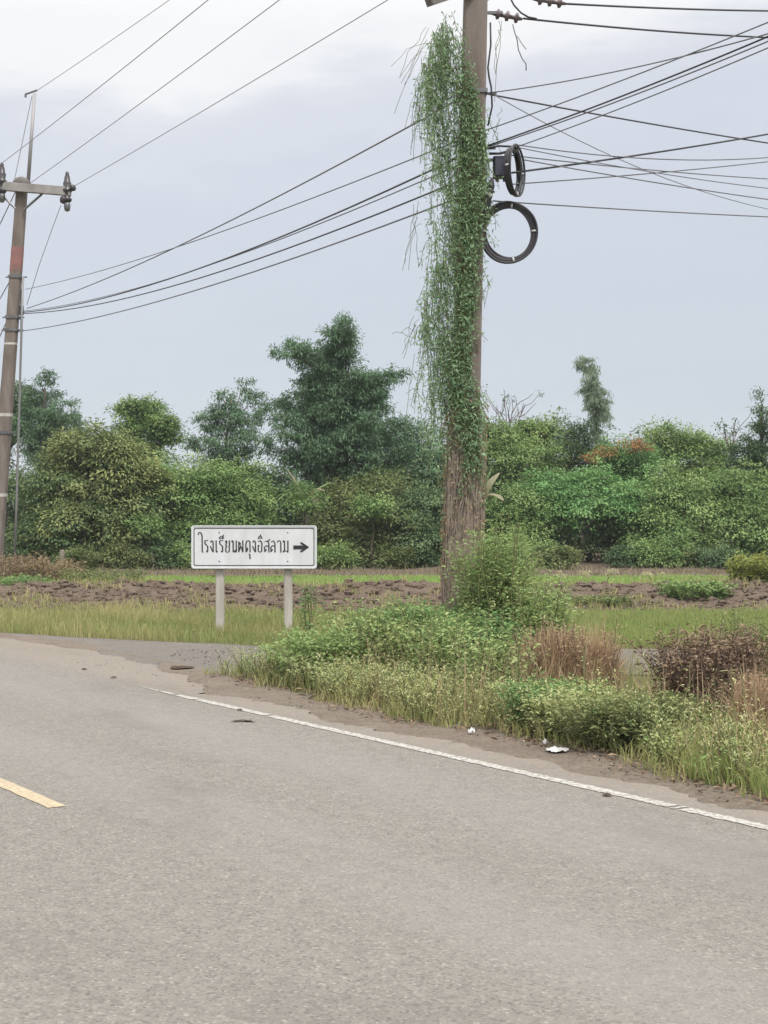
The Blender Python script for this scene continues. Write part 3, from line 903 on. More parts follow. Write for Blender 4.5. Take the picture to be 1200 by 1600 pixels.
# ---- dry vine sleeve on the lower shaft
dv = thing('dead_vine', pb + np.array([0, 0, 0.02]), 'brown mat of dead vine stems wrapped round the lower half of the pole', 'dead vine')
mb = MB()
kk = 28; rows = 46
zt = pole_at(640)[2]
vv_ = []
for i in range(rows + 1):
    t = i / rows; z = 0.0 + zt * t
    c = pb + (ptop - pb) * ((z - pb[2]) / (ptop[2] - pb[2]))
    for j in range(kk):
        th = j / kk * 2 * math.pi
        r = 0.182 - 0.012 * t + 0.012 * math.sin(th * 3 + i * 0.35) + 0.010 * math.sin(th * 7 - i * 0.9) + rng.normal() * 0.006
        r *= 1 + 0.10 * max(0, math.cos(4 * (th - math.pi / 4))) * 0
        sq = 1 / max(abs(math.cos(th)), abs(math.sin(th)))
        r = max(r, (0.168 - 0.004 * t) * min(sq, 1.28))
        vv_.append((c[0] + math.cos(th) * r, c[1] + math.sin(th) * r, z))
mb.add(vv_, [(i * kk + j, i * kk + (j + 1) % kk, (i + 1) * kk + (j + 1) % kk, (i + 1) * kk + j) for i in range(rows) for j in range(kk)])
link('mat', mb.mesh('mat', pb + np.array([0, 0, 0.02])), M['matted'], dv)
mb = MB()
for _ in range(150):
    z0 = rng.uniform(0.3, zt + 0.04); z1 = max(0.05, z0 - rng.uniform(0.4, 1.6)); th = rng.uniform(0, 6.283)
    t = np.linspace(0, 1, 8); z = z0 + (z1 - z0) * t
    thh = th + np.cumsum(rng.normal(size=8) * 0.06) + t * rng.normal() * 0.5
    r = 0.195 + np.abs(rng.normal()) * 0.014 + rng.normal(size=8) * 0.006
    sq = np.minimum(1 / np.maximum(abs(np.cos(thh)), abs(np.sin(thh))), 1.22)
    r = np.maximum(r, 0.178 * sq)
    tq = (z - pb[2]) / (ptop[2] - pb[2])
    cxy = pb[None] + (ptop - pb)[None] * tq[:, None]
    mb.tube(np.stack([cxy[:, 0] + np.cos(thh) * r, cxy[:, 1] + np.sin(thh) * r, z], 1), rng.uniform(0.003, 0.008), 4, False)
link('strand', mb.mesh('strand', pb + np.array([0, 0, 0.02])), M['dead_vine'], dv, kind='stuff')
n = 1500
z = zt * rng.random(n) ** 0.8 + 0.1; th = rng.uniform(0, 6.283, n)
tq = (z - pb[2]) / (ptop[2] - pb[2]); c = pb[None] + (ptop - pb)[None] * tq[:, None]
r = 0.2 + rng.random(n) * 0.035
v, f = leaf_arrays(np.stack([c[:, 0] + np.cos(th) * r, c[:, 1] + np.sin(th) * r, z], 1), np.stack([np.cos(th) * .4, np.sin(th) * .4, -rng.random(n) - .3], 1) + rng.normal(size=(n, 3)) * .3, rng.normal(size=(n, 3)), 0.045, 0.018)
link('dry_leaves', raw_mesh('dry_leaves', v - pb - np.array([0, 0, 0.02]), f, np.repeat(rng.random(n) * .8, 4)), M['dry_leaf'], dv, kind='stuff')


# ---- coils and splice gear hanging on the pole
def coil(name, c, ra, rb, axis_y, label, nloop=14, thick=0.030, ties=4):
    """bundle of cable loops; ra horizontal and rb vertical half sizes, seen along its own axis"""
    root = thing(name, c, label, 'cable coil')
    mb = MB(); rg = np.random.default_rng(3)
    ca_, sa_ = math.cos(axis_y), math.sin(axis_y)
    for k in range(nloop):
        th = np.linspace(0, 2 * math.pi, 49)
        o1, o2 = rg.normal() * thick * 0.45, rg.normal() * thick * 0.45
        x = (ra + o1 + 0.006 * np.sin(2 * th + k)) * np.cos(th); z = (rb + o1 + 0.006 * np.cos(3 * th + k)) * np.sin(th); y = o2 + 0 * th
        mb.tube(np.stack([x * ca_ - y * sa_, x * sa_ + y * ca_, z], 1) + c, 0.0125, 6, False)
    link('cable_loop', mb.mesh('cable_loop', c, True), M['coil'], root, kind='stuff')
    for q in range(ties):
        th = [0.08, 1.45, 3.1, 4.9][q]
        p_ = np.array([ra * math.cos(th) * ca_, ra * math.cos(th) * sa_, rb * math.sin(th)])
        tn = np.array([-ra * math.sin(th) * ca_, -ra * math.sin(th) * sa_, rb * math.cos(th)])
        one('tie', 'tie', root, c, lambda m: m.lathe(c + p_ - unit(tn) * 0.009, [(thick + 0.002, 0), (thick + 0.005, 0.004), (thick + 0.005, 0.014), (thick + 0.002, 0.018)], 10, tn), True)
    return root


coil('cable_coil', P(794.5, 364, YP - 0.05), 0.277, 0.298, 0.08, 'big round coil of black cable hanging right of the pole')
coil('cable_coil', P(804, 267, YP - 0.1), 0.255, 0.245, 1.2, 'small cable coil turned edge-on beside the dark splice box', 13, 0.026)
bx_c = P(784, 262, YP - 0.02)
sb = thing('splice_box', bx_c, 'dark blue-black splice box fixed to the pole behind the small coil', 'splice box')
one('housing', 'box', sb, bx_c, lambda m: m.box(bx_c, (0.19, 0.14, 0.22), None, 0.02))
one('lid', 'box', sb, bx_c, lambda m: m.box(bx_c + np.array([0, -0.078, 0]), (0.165, 0.02, 0.195), None, 0.008))
for dx in (-0.05, 0.03):
    one('gland', 'steel', sb, bx_c, lambda m: m.lathe(bx_c + np.array([dx, 0, -0.15]), [(0.016, 0), (0.02, 0.01), (0.02, 0.03), (0.014, 0.045)], 8))
one('bracket', 'steel', sb, bx_c, lambda m: m.box(P(768, 250, YP - 0.02), (0.16, 0.03, 0.03)))
cl_a, cl_b = P(768, 285, YP - 0.17), P(754, 345, YP - 0.17)
sc_ = thing('splice_closure', cl_a, 'slim dark cable closure strapped upright to the pole above the big coil', 'splice closure')
one('sleeve', 'cable', sc_, cl_a, lambda m: m.lathe(cl_a, [(0.012, -0.05), (0.03, 0), (0.042, 0.03), (0.042, 0.33), (0.03, 0.37), (0.012, 0.42)], 12, cl_b - cl_a), True)
one('strap', 'tie', sc_, cl_a, lambda m: m.lathe(cl_a + (cl_b - cl_a) * 0.3, [(0.043, 0), (0.046, 0.004), (0.046, 0.022), (0.043, 0.026)], 12, cl_b - cl_a), True)


# ---- the far pole at the left
YL = 39.0
lb = P(-10, 907, YL); lb[2] = 0.0
lt = P(35, 286, YL)
lroot = thing('utility_pole', lb, 'leaning concrete power pole with crossarm and thin top rod at the left edge', 'utility pole')


def lp(py):
    z = CAMH + (CY - py) / F * YL
    return lb + (lt - lb) * ((z - lb[2]) / (lt[2] - lb[2]))


def lw(py):
    return 0.335 + (lp(py)[2] / lt[2]) * (0.255 - 0.335)


one('shaft', 'concrete_warm', lroot, lb, lambda m: prism(m, lb, 0.335, lt, 0.255, 14, 0.03))
for p0, p1, mt in ((386, 424, 'red_paint'), (646, 651, 'white_paint'), (771, 776, 'white_paint'), (536, 539, 'white_paint')):
    one('painted_band', mt, lroot, lb, lambda m: prism(m, lp(p1), lw(p1) + 0.006, lp(p0), lw(p0) + 0.006, 2, 0.03))
for py in (433, 496, 516, 676):
    c = lp(py); w = lw(py) + 0.01

    def lband(m, c=c, w=w):
        for dx, dy, sx, sy in ((0, -w / 2 - 0.008, w + 0.032, 0.016), (0, w / 2 + 0.008, w + 0.032, 0.016), (-w / 2 - 0.008, 0, 0.016, w), (w / 2 + 0.008, 0, 0.016, w)):
            m.box(c + np.array([dx, dy, 0]), (sx, sy, 0.07))
        m.box(c + np.array([w / 2 + 0.08, 0, 0]), (0.14, 0.03, 0.03)); m.box(c - np.array([w / 2 + 0.06, 0, 0]), (0.1, 0.03, 0.03))
    one('clamp_band', 'steel', lroot, lb, lband)
xa, xb = P(-52, 286.5, YL - 0.25), P(111, 299.5, YL - 0.25)


def xarm(m):
    d = unit(xb - xa); s_ = np.array([0, 1.0, 0]); u_ = np.cross(d, s_)
    m.box((xa + xb) / 2, (np.linalg.norm(xb - xa), 0.16, 0.21), np.stack([d, s_, u_], 1), 0.02)


one('crossarm', 'crossarm', lroot, lb, xarm)
one('cap', 'concrete', lroot, lb, lambda m: m.lathe(lt + np.array([0, -0.08, -0.12]), [(0.2, 0.0), (0.225, 0.04), (0.22, 0.14), (0.15, 0.22), (0.05, 0.26)], 14), True)
for a, b in (((-2, 300), (24, 326)), ((66, 303), (37, 328)),):
    one('brace', 'steel', lroot, lb, lambda m: m.tube([P(*a, YL - 0.2), P(*b, YL - 0.2)], 0.03, 6))
one('top_rod', 'rod', lroot, lb, lambda m: m.tube([P(43.5, 292, YL - 0.05), P(54, 146, YL - 0.05)], np.array([0.05, 0.04]), 8), True)
one('rod_bracket', 'steel', lroot, lb, lambda m: (m.tube([P(58, 141, YL), P(40, 147, YL)], 0.025, 6), m.tube([P(40, 147, YL), P(40, 152, YL)], 0.03, 6)))
one('stay_wire', 'bare_wire', lroot, lb, lambda m: m.tube([P(50, 150, YL), P(22, 284, YL - 0.1)], 0.009, 4))
for (px, py) in ((105, 291), (3, 277)):
    c = P(px, py + 24, YL - 0.25)
    one('post_insulator', 'insulator', lroot, lb, lambda m: m.lathe(c, [(0.03, -0.02), (0.1, 0.0), (0.125, 0.06), (0.085, 0.1), (0.09, 0.22), (0.125, 0.26), (0.125, 0.30), (0.085, 0.34), (0.11, 0.46), (0.085, 0.5), (0.07, 0.62), (0.045, 0.68), (0.05, 0.72), (0.02, 0.76)], 14), True)
    one('pin', 'steel', lroot, lb, lambda m: m.lathe(c, [(0.03, -0.25), (0.07, -0.22), (0.085, -0.1), (0.07, 0.0)], 10), True)
one('side_insulator', 'insulator', lroot, lb, lambda m: m.lathe(P(112, 294, YL - 0.3), [(0.03, -0.02), (0.08, 0.0), (0.085, 0.07), (0.05, 0.1)], 12, (1, -0.5, 0.1)), True)
one('side_insulator', 'insulator', lroot, lb, lambda m: m.lathe(P(99, 312, YL - 0.25), [(0.03, -0.1), (0.085, -0.07), (0.09, 0.04), (0.06, 0.08)], 12), True)
one('junction_block', 'cable', lroot, lb, lambda m: (m.box(P(33.5, 485, YL - 0.1), (0.11, 0.1, 0.22), None, 0.02), m.tube([P(34, 452, YL - 0.1), P(33.5, 520, YL - 0.1)], 0.032, 6)))
one('down_lead', 'bare_wire', lroot, lb, lambda m: m.tube([P(36, 432, YL - 0.15), P(33.5, 520, YL - 0.15), P(30, 640, YL - 0.15), P(26, 780, YL - 0.15), P(22, 893, YL - 0.15)], 0.03, 6), True)
one('jumper_wire', 'bare_wire', lroot, lb, lambda m: m.tube([P(95, 321, YL - 0.25), P(82, 356, YL - 0.25), P(62, 412, YL - 0.2), P(42, 476, YL - 0.15)], 0.009, 4))

# ---- cables: every one its own thing
CABG = None


def cable(label, a, b, sag, r, mat='cable', group=None, cat='overhead cable', name='overhead_cable', n=22):
    a = P(*a); b = P(*b)
    t = np.linspace(0, 1, n)
    p = a + (b - a) * t[:, None]
    p[:, 2] -= 4 * sag * t * (1 - t)
    mb = MB(); mb.tube(p - a, r, 5)
    return link(name, mb.mesh(name, (0, 0, 0), True), M[mat], None, tuple(a), label, cat, group)


def extend(a, b, k):
    """carry the straight line a->b (pixel, depth) on beyond b by factor k"""
    A, B = P(*a), P(*b); C = A + (B - A) * k
    return (CX + C[0] / C[1] * F, CY - (C[2] - CAMH) / C[1] * F, C[1])


gp = 'power lines above the left pole'
cable('thin earth wire running up and right from the tip of the top rod', (57, 142, YL), extend((57, 142, YL), (259, 0, 31.0), 1.8), 0.05, 0.007, 'bare_wire', gp)
cable('power line leaving the insulator at the left end of the crossarm', (4, 254, YL), extend((4, 254, YL), (320, 0, 24.6), 1.4), 0.05, 0.008, 'bare_wire', gp)
cable('power line rising from the middle of the crossarm near the pole cap', (46, 287, YL), extend((46, 287, YL), (431, 0, 24.6), 1.4), 0.05, 0.008, 'bare_wire', gp)
cable('power line rising from the insulator at the right end of the crossarm', (112, 293, YL), extend((112, 293, YL), (599, 0, 24.6), 1.4), 0.05, 0.008, 'bare_wire', gp)
gl = 'lines running on past the left pole'
for lab, a, b in (('thin line running left from the crossarm end insulator past the frame', (4, 254, YL), (-264, 530, 76)),
                  ('thin line running left from the pole cap behind the brace', (24, 300, YL), (-150, 640, 76)),
                  ('cable running down left from the red band of the pole', (26, 420, YL), (-120, 660, 76)),
                  ('cable running down left from the clamp below the red band', (16, 490, YL), (-90, 700, 76))):
    cable(lab, a, b, 0.2, 0.014, 'thin_cable', gl)
gm = 'cables strung between the two poles'
cable('cable between the poles meeting the vines highest, crossing over another', (42, 482, YL), (742, 141, YP), 0.20, 0.011, 'thin_cable', gm)
cable('thin cable between the poles leaving the left pole highest', (40, 452, YL), (744, 208, YP), 0.18, 0.0085, 'thin_cable', gm)
cable('thick black cable reaching the vines third from the top', (36, 488, YL), (744, 233, YP), 0.34, 0.012, 'cable', gm)
cable('thin cable just under the thick black one between the poles', (36, 486, YL), (744, 246, YP), 0.30, 0.008, 'thin_cable', gm)
cable('black cable reaching the vines beside the big coil', (36, 490, YL), (742, 272, YP), 0.33, 0.011, 'cable', gm)
cable('lowest cable between the two poles', (36, 517, YL), (740, 300, YP), 0.22, 0.011, 'thin_cable', gm)
gr = 'cables leaving the vine covered pole to the right'
cable('thick black line at the very top right, from the upper insulator', (884, 6, YP), (1330, 17, 22), 0.03, 0.0125, 'cable', gr)
cable('thick black line ending at the pinkish insulator on the pole', (818, 29, YP), (1330, 62, 22), 0.05, 0.0125, 'cable', gr)
one('jumper_loop', 'cable', root_p, pb, lambda m: m.tube([P(796, -6, YP), P(803, 8, YP), P(814, 20, YP), P(826, 27, YP), P(838, 29, YP + 0.1)], 0.010, 6), True)
K = 1.35


def up(lab, a, e, sag, r, mat='thin_cable'):
    cable(lab, (a[0], a[1], YP), extend((a[0], a[1], YP), (e[0], e[1], 13.2), K), sag, r, mat, gr)


up('thin cable climbing right from the clamp at the topmost cable knot', (757, 146), (1196, 40), 0.10, 0.007)
up('cable climbing right from halfway between the clamp and splice box', (752, 206), (1196, 31), 0.04, 0.007)
up('black cable climbing right from just above the splice box, upper of a pair', (752, 231), (1196, 52), 0.05, 0.009, 'cable')
up('cable climbing right from just above the splice box, lower of a pair', (752, 233), (1196, 58), 0.06, 0.007)
up('thin grey cable climbing right that leaves from over the small coil', (812, 228), (1196, 71), 0.04, 0.0065)


def far(lab, a, e, sag, r, mat='thin_cable', Y=24):
    cable(lab, (a[0], a[1], YP), extend((a[0], a[1], YP), (e[0], e[1], 21.0), 1.35), sag, r, mat, gr)


far('black cable sloping down to the right from the topmost cable knot', (757, 146), (1200, 221), 0.03, 0.0105, 'cable')
far('thick black cable rising gently to the right from the small coil', (800, 270), (1200, 207), 0.03, 0.012, 'cable')
far('slack thin cable dipping then rising to the right of the coil', (806, 226), (1200, 232), 0.16, 0.0075)
far('thin cable falling gently right, uppermost of three below the dipping cable', (800, 243), (1200, 276), 0.04, 0.0075)
far('thin cable falling right, middle of three below the dipping cable', (812, 231), (1200, 289), 0.06, 0.0065)
far('cable falling right from below the splice box, ending lowest of three', (820, 250), (1200, 309), 0.03, 0.008)
far('thin cable rising right from the foot of the small coil', (798, 288), (1200, 250), 0.03, 0.0075)
far('lowest cable on the right, level above the big round coil', (770, 314), (1200, 337), 0.02, 0.0085)
far('very thin slack wire crossing all the others down to the right', (768, 146), (1200, 302), 0.28, 0.0055, 'bare_wire')
one('cable_tail', 'cable', sb, bx_c, lambda m: (m.tube([P(764, 232, YP - .1), P(778, 228, YP - .1), P(800, 229, YP - .1), P(812, 233, YP - .1)], 0.012, 6), m.tube([P(764, 240, YP - .1), P(780, 240, YP - .12), P(796, 236, YP - .12), P(806, 230, YP - .12)], 0.014, 6)), True)

# ---- the sign
YS = 22.7
SS = YS / F
s0 = P(397, 985, YS); s0[2] = 0.0
sg = thing('road_sign', s0, 'white rectangular sign with black Thai lettering and a right arrow on two concrete posts', 'road sign')


def rrect(x0, y0, x1, y1, r, n=5):
    out = []
    for cx_, cy_, a0 in ((x1 - r, y1 - r, 0), (x0 + r, y1 - r, 90), (x0 + r, y0 + r, 180), (x1 - r, y0 + r, 270)):
        for k in range(n + 1):
            a = R(a0 + 90 * k / n); out.append((cx_ + r * math.cos(a), cy_ + r * math.sin(a)))
    return out


def plate(m, pts, y0, y1):
    """prism of an outline given in photo pixels on the sign plane; y0 front, y1 back (metres from the sheet)"""
    n = len(pts)
    fr = [P(a, b, YS) + np.array([0, y0, 0]) for a, b in pts]; bk = [P(a, b, YS) + np.array([0, y1, 0]) for a, b in pts]
    m.add(np.array(fr + bk), [tuple(range(n)), tuple(range(2 * n - 1, n - 1, -1))] + [(i, (i + 1) % n, (i + 1) % n + n, i + n) for i in range(n)])


def ring(m, o, i_, y0, y1):
    n = len(o)
    V_ = [P(a, b, YS) + np.array([0, y, 0]) for y in (y0, y1) for pts in (o, i_) for a, b in pts]
    f = []
    for k in range(n):
        q = (k + 1) % n
        f += [(k, q, n + q, n + k), (2 * n + k, 2 * n + q, q, k), (n + k, n + q, 3 * n + q, 3 * n + k)]
    m.add(np.array(V_), f)


one('panel', 'sign_white', sg, s0, lambda m: plate(m, rrect(299.5, 821.5, 494.5, 887.8, 3.6), 0.0, 0.012))
one('border', 'sign_black', sg, s0, lambda m: ring(m, rrect(302.6, 824.8, 491.2, 884.2, 3.0), rrect(303.9, 826.1, 489.9, 882.9, 2.6), -0.0022, -0.0005))
one('rim', 'sign_rim', sg, s0, lambda m: ring(m, rrect(299.0, 821.0, 495.0, 888.3, 4), rrect(300.8, 822.8, 493.2, 886.5, 3.4), -0.007, 0.016))
one('back_rail', 'sign_back', sg, s0, lambda m: [m.box(P(397, y, YS) + np.array([0, 0.035, 0]), (1.78, 0.044, 0.05)) for y in (832, 877)])
for px, foot in ((342.5, 992), (449.5, 992)):
    a = P(px, foot, YS); a[2] = -0.05; b = P(px, 829, YS); a[1] = b[1] = YS + 0.118
    one('post', 'post', sg, s0, lambda m: prism(m, a, 0.122, b, 0.122, 4, 0.012))

for px in (342.5, 449.5):
    for py in (832, 877):
        one('bolt', 'steel', sg, s0, lambda m: m.lathe(P(px, py, YS) + np.array([0, 0.002, 0]), [(0.011, 0), (0.011, 0.006), (0.006, 0.008)], 8, (0, -1, 0)))
GL = [  # pen strokes of the lettering, in units of the sign drawing (x, height over the base line)
    [[(108, 152), (112, 168), (124, 173), (135, 160), (141, 140), (142, 30), (141, 8), (149, 3)]],
    [[(162, 95), (170, 103), (182, 101), (190, 104)], [(165, 92), (166, 72), (178, 64), (188, 52), (189, 12), (182, 3), (180, 14)]],
    [[(216, 86), (218, 99), (228, 100), (234, 92), (236, 4), (226, 18), (212, 52)]],
    [[(260, 101), (261, 8), (267, 2), (271, 10)]],
    [[(288, 95), (296, 103), (308, 101), (317, 104)], [(291, 92), (292, 72), (304, 64), (315, 52), (316, 12), (309, 3), (306, 14)],
     [(287, 119), (297, 137), (311, 135), (319, 119), (287, 119)], [(320, 119), (320, 150)]],
    [[(344, 86), (341, 97), (350, 100), (350, 84), (342, 60), (352, 52), (343, 40), (343, 8), (356, 2), (372, 8), (373, 101)]],
    [[(394, 90), (398, 101), (405, 96), (406, 4), (416, 12), (428, 22)], [(424, 20), (418, 8), (426, 1), (433, 10), (431, 101)]],
    [[(466, 80), (466, 66), (460, 72), (454, 92), (453, 4), (470, 56), (488, 4), (488, 101)]],
    [[(530, 40), (523, 34), (529, 24), (522, 12), (516, 4), (514, 70), (522, 97), (536, 102), (548, 92), (550, 2)], [(540, -14), (548, -16), (549, -54)]],
    [[(576, 86), (578, 99), (588, 100), (594, 92), (596, 4), (586, 18), (572, 52)]],
    [[(628, 58), (619, 62), (619, 14), (632, 2), (648, 10), (651, 80), (638, 101), (621, 94)], [(620, 119), (629, 138), (642, 138), (651, 121), (620, 119)], [(636, 138), (639, 150)]],
    [[(688, 26), (681, 14), (675, 6), (674, 46), (690, 60), (706, 50)], [(710, 2), (710, 76), (698, 100), (677, 92)], [(702, 92), (716, 112)]],
    [[(741, 26), (734, 14), (728, 6), (727, 46), (743, 60), (757, 50)], [(762, 2), (762, 76), (750, 100), (730, 92)]],
    [[(783, 88), (791, 101), (804, 100), (811, 84), (812, 2)]],
    [[(831, 90), (835, 101), (843, 96), (844, 14), (835, 3), (832, 12), (846, 16), (866, 8)], [(872, 2), (872, 101)]]]


def hull(pts):
    pts = sorted(set((round(a, 4), round(b, 4)) for a, b in pts))
    def half(ps):
        o = []
        for q in ps:
            while len(o) > 1 and (o[-1][0] - o[-2][0]) * (q[1] - o[-2][1]) - (o[-1][1] - o[-2][1]) * (q[0] - o[-2][0]) <= 0: o.pop()
            o.append(q)
        return o
    a, b = half(pts), half(pts[::-1])
    return a[:-1] + b[:-1]


def letter(m, strokes):
    kq = 0
    for st in strokes:
        for a, b in zip(st[:-1], st[1:]):
            pts = []
            for x, y in (a, b):
                for j in range(8):
                    th = j / 8 * 2 * math.pi + 0.2
                    pts.append((290 + (x + 5.5 * math.cos(th)) / 5.4545, 810 + (290 - y + 2.8 * math.sin(th)) / 5.4545))
            plate(m, hull(pts), -0.0030 - 0.00012 * (kq % 8), -0.0005); kq += 1


for g in GL:
    one('letter', 'sign_black', sg, s0, lambda m: letter(m, g))
ar = [(918, 228), (984, 228), (976, 204), (988, 199), (1054, 243), (988, 288), (974, 282), (984, 262), (918, 262)]


def arrow(m):
    T = lambda q: (290 + q[0] / 5.4545, 810 + (q[1] + 2) / 5.4545)
    plate(m, [T(q) for q in ((918, 228), (986, 228), (986, 262), (918, 262))], -0.003, -0.0005)
    plate(m, [T(q) for q in ((974, 206), (988, 199), (1054, 243), (1016, 245))], -0.0034, -0.0005)
    plate(m, [T(q) for q in ((1016, 243.5), (1054, 243), (988, 288), (974, 281))], -0.0038, -0.0005)
    plate(m, [T(q) for q in ((984, 226), (1018, 240), (1018, 248), (984, 264))], -0.0042, -0.0005)


one('arrow', 'sign_black', sg, s0, arrow)

# ================================================================== THE WOOD BEYOND THE FIELD
def base_at(px, Y, z=0.22):
    b = P(px, 800, Y); b[2] = z; return b


tree('mango_tree', 'dense dark round mango-like tree with yellow-green young leaves on top, right of the left pole', 'tree',
     [lob(150, 745, 70, 66, 42), lob(92, 775, 55, 70, 42.3), lob(205, 780, 50, 66, 41.8), lob(150, 832, 96, 52, 41.6), lob(128, 695, 42, 26, 42.4), lob(186, 704, 36, 28, 42), lob(62, 835, 42, 46, 42)],
     base_at(150, 42), 'mango', 1, 0.2, L=0.17, W=0.062, cd=7, k=30, cr=0.36, droop=0.45, tip=0.10, toptip=0.9)
spray_tree('woodland_tree', 'tall pointed grey-green tree standing behind the dense mango-like tree at the left', 'tree', base_at(72, 50),
           [(65, 580, .7), (80, 603), (52, 612), (98, 628), (110, 650), (124, 664), (38, 640), (75, 645), (60, 670), (97, 690), (28, 662), (82, 675), (45, 690), (115, 690)], 50, 'grey', 2, split=(70, 606), tw=0.7, ntw=34)
tree('woodland_tree', 'small dark tree half hidden behind the left concrete pole', 'tree',
     [lob(28, 625, 20, 26, 52), lob(38, 660, 26, 36, 52), lob(5, 670, 40, 40, 52), lob(-30, 700, 50, 60, 52)],
     base_at(20, 52), 'dark', 3, 0.15, L=0.16, W=0.055, cd=5, k=24, droop=0.4, fork=0.5)
tree('woodland_tree', 'small tree with knobbly separate clumps left of the loose airy tree', 'tree',
     [lob(203, 642, 17, 19, 50), lob(233, 640, 17, 20, 50.4), lob(262, 668, 17, 24, 49.8), lob(238, 672, 26, 24, 50), lob(208, 672, 22, 18, 50), lob(230, 702, 44, 22, 50)],
     base_at(230, 50), 'mid', 4, 0.13, L=0.15, W=0.055, cd=6.5, k=24, cr=0.27, droop=0.35, tip=0.1, fork=0.6)
spray_tree('woodland_tree', 'loose airy tree with pale thin stems and drooping sprays left of the tallest tree', 'tree', base_at(352, 48),
           [(384, 597, .8), (402, 614, .7), (411, 638, .7), (352, 612), (338, 638), (316, 648), (298, 682), (328, 690), (370, 648), (396, 672), (358, 690), (382, 700)], 48, 'grey', 5, 0.11, 'pale_bark', split=(362, 620), tw=0.62, ntw=28, droop=0.8)
spray_tree('bamboo_like_tree', 'tallest tree of the wood, grey-green with wispy arching tips against the sky', 'tree', base_at(528, 45),
           [(543, 490, .5), (530, 500, .5), (518, 514, .6), (548, 530, .6), (536, 520, .6), (434, 549, .5), (450, 542, .6), (470, 545, .8), (492, 560), (514, 548), (626, 580, .5), (608, 586, .7), (585, 588, .9), (560, 590), (505, 588),
            (416, 636, .8), (440, 625), (470, 612), (600, 630), (625, 662), (545, 622), (512, 640), (575, 650), (440, 672), (412, 690), (600, 690), (640, 698), (478, 665), (545, 675), (505, 700), (455, 715), (575, 712), (530, 735), (490, 742), (610, 730), (555, 605), (530, 590), (480, 595), (590, 610), (450, 655), (520, 655), (560, 640), (500, 620), (470, 645), (605, 655)],
           45, 'grey', 6, 0.17, split=(533, 520), tw=0.72, ntw=42, nl=40, L=0.135, W=0.036, droop=0.45)
tree('woodland_tree', 'rounded mid green tree between the mango-like tree and the sign', 'tree',
     [lob(258, 745, 46, 36, 43), lob(312, 750, 46, 36, 43), lob(285, 790, 66, 42, 42.6), lob(240, 812, 46, 44, 42.6), lob(300, 838, 62, 40, 42.3)],
     base_at(275, 43), 'mid', 7, 0.13, L=0.15, W=0.055, cd=6.5, k=26, cr=0.31, droop=0.4, tip=0.18)
tree('woodland_tree', 'broad low green tree directly behind the left half of the sign', 'tree',
     [lob(362, 755, 46, 30, 43.5), lob(400, 772, 34, 30, 43), lob(362, 800, 56, 40, 42.6), lob(402, 830, 48, 44, 42.4), lob(350, 845, 50, 36, 42.2)],
     base_at(378, 43), 'mid', 8, 0.12, L=0.15, W=0.055, cd=6.5, k=26, cr=0.3, droop=0.5, tip=0.12)
tree('woodland_tree', 'dull green bushy tree between the sign and the concrete pole', 'tree',
     [lob(545, 790, 50, 46, 42.5), lob(608, 768, 46, 38, 42.8), lob(600, 820, 60, 46, 42), lob(520, 835, 40, 40, 42), lob(570, 850, 60, 32, 41.8)],
     base_at(572, 42.4), 'olive', 9, 0.12, L=0.14, W=0.05, cd=7, k=26, cr=0.3, droop=0.45, tip=0.1)
tree('woodland_tree', 'grey-green tree just left of the vine covered pole', 'tree',
     [lob(636, 690, 34, 34, 46), lob(668, 700, 34, 40, 46), lob(650, 740, 46, 40, 45.5), lob(690, 740, 40, 50, 45.5)],
     base_at(656, 46), 'grey', 10, 0.12, L=0.15, W=0.05, cd=6, k=24, cr=0.3, droop=0.5)
tree('woodland_tree', 'dark leafy thicket tree directly behind the brown lower pole', 'tree',
     [lob(650, 812, 44, 50, 42), lob(696, 800, 40, 56, 42.5), lob(672, 850, 58, 34, 41.6)], base_at(672, 42), 'dark', 11, 0.1, L=0.15, W=0.055, cd=6.5, k=25, droop=0.5)
tree('woodland_tree', 'yellow-green tree with an uneven top just right of the vine covered pole', 'tree',
     [lob(757, 684, 26, 28, 46), lob(790, 688, 26, 22, 46.3), lob(772, 728, 44, 40, 46), lob(815, 722, 34, 40, 46)],
     base_at(778, 46), 'mid', 12, 0.12, L=0.15, W=0.05, cd=6, k=24, cr=0.3, tip=0.3)
tree('woodland_tree', 'bushy green tree with layered foliage beside the brown lower pole, right', 'tree',
     [lob(790, 786, 46, 32, 42), lob(815, 816, 42, 40, 41.8), lob(768, 834, 42, 46, 41.8), lob(815, 848, 40, 30, 41.5)],
     base_at(795, 42), 'mid', 13, 0.1, L=0.15, W=0.055, cd=7, k=26, cr=0.3, droop=0.45, tip=0.2)
tree('woodland_tree', 'full bright topped tree behind, left of the feathery plume', 'tree',
     [lob(838, 678, 34, 26, 48), lob(870, 690, 34, 34, 48), lob(842, 716, 44, 34, 47.6), lob(816, 690, 24, 24, 48)],
     base_at(848, 48), 'mid', 14, 0.12, L=0.15, W=0.052, cd=6.2, k=24, cr=0.3, tip=0.35)
tree('woodland_tree', 'darker narrow tree at the foot of the feathery plume', 'tree',
     [lob(912, 686, 26, 30, 48.5), lob(898, 720, 36, 36, 48), lob(938, 716, 26, 34, 48)],
     base_at(912, 48), 'dark', 15, 0.12, L=0.15, W=0.052, cd=6.2, k=24, tip=0.3)
root, rng = tree('flame_tree', 'green tree with a crest of orange blossom near the top of the wood', 'flowering tree',
     [lob(948, 717, 36, 20, 46), lob(990, 712, 40, 26, 46), lob(970, 745, 62, 28, 46), lob(1012, 735, 36, 30, 46)],
     base_at(972, 46), 'bright', 16, 0.12, L=0.13, W=0.05, cd=6, k=24, cr=0.3, flat=0.35, tip=0.3)
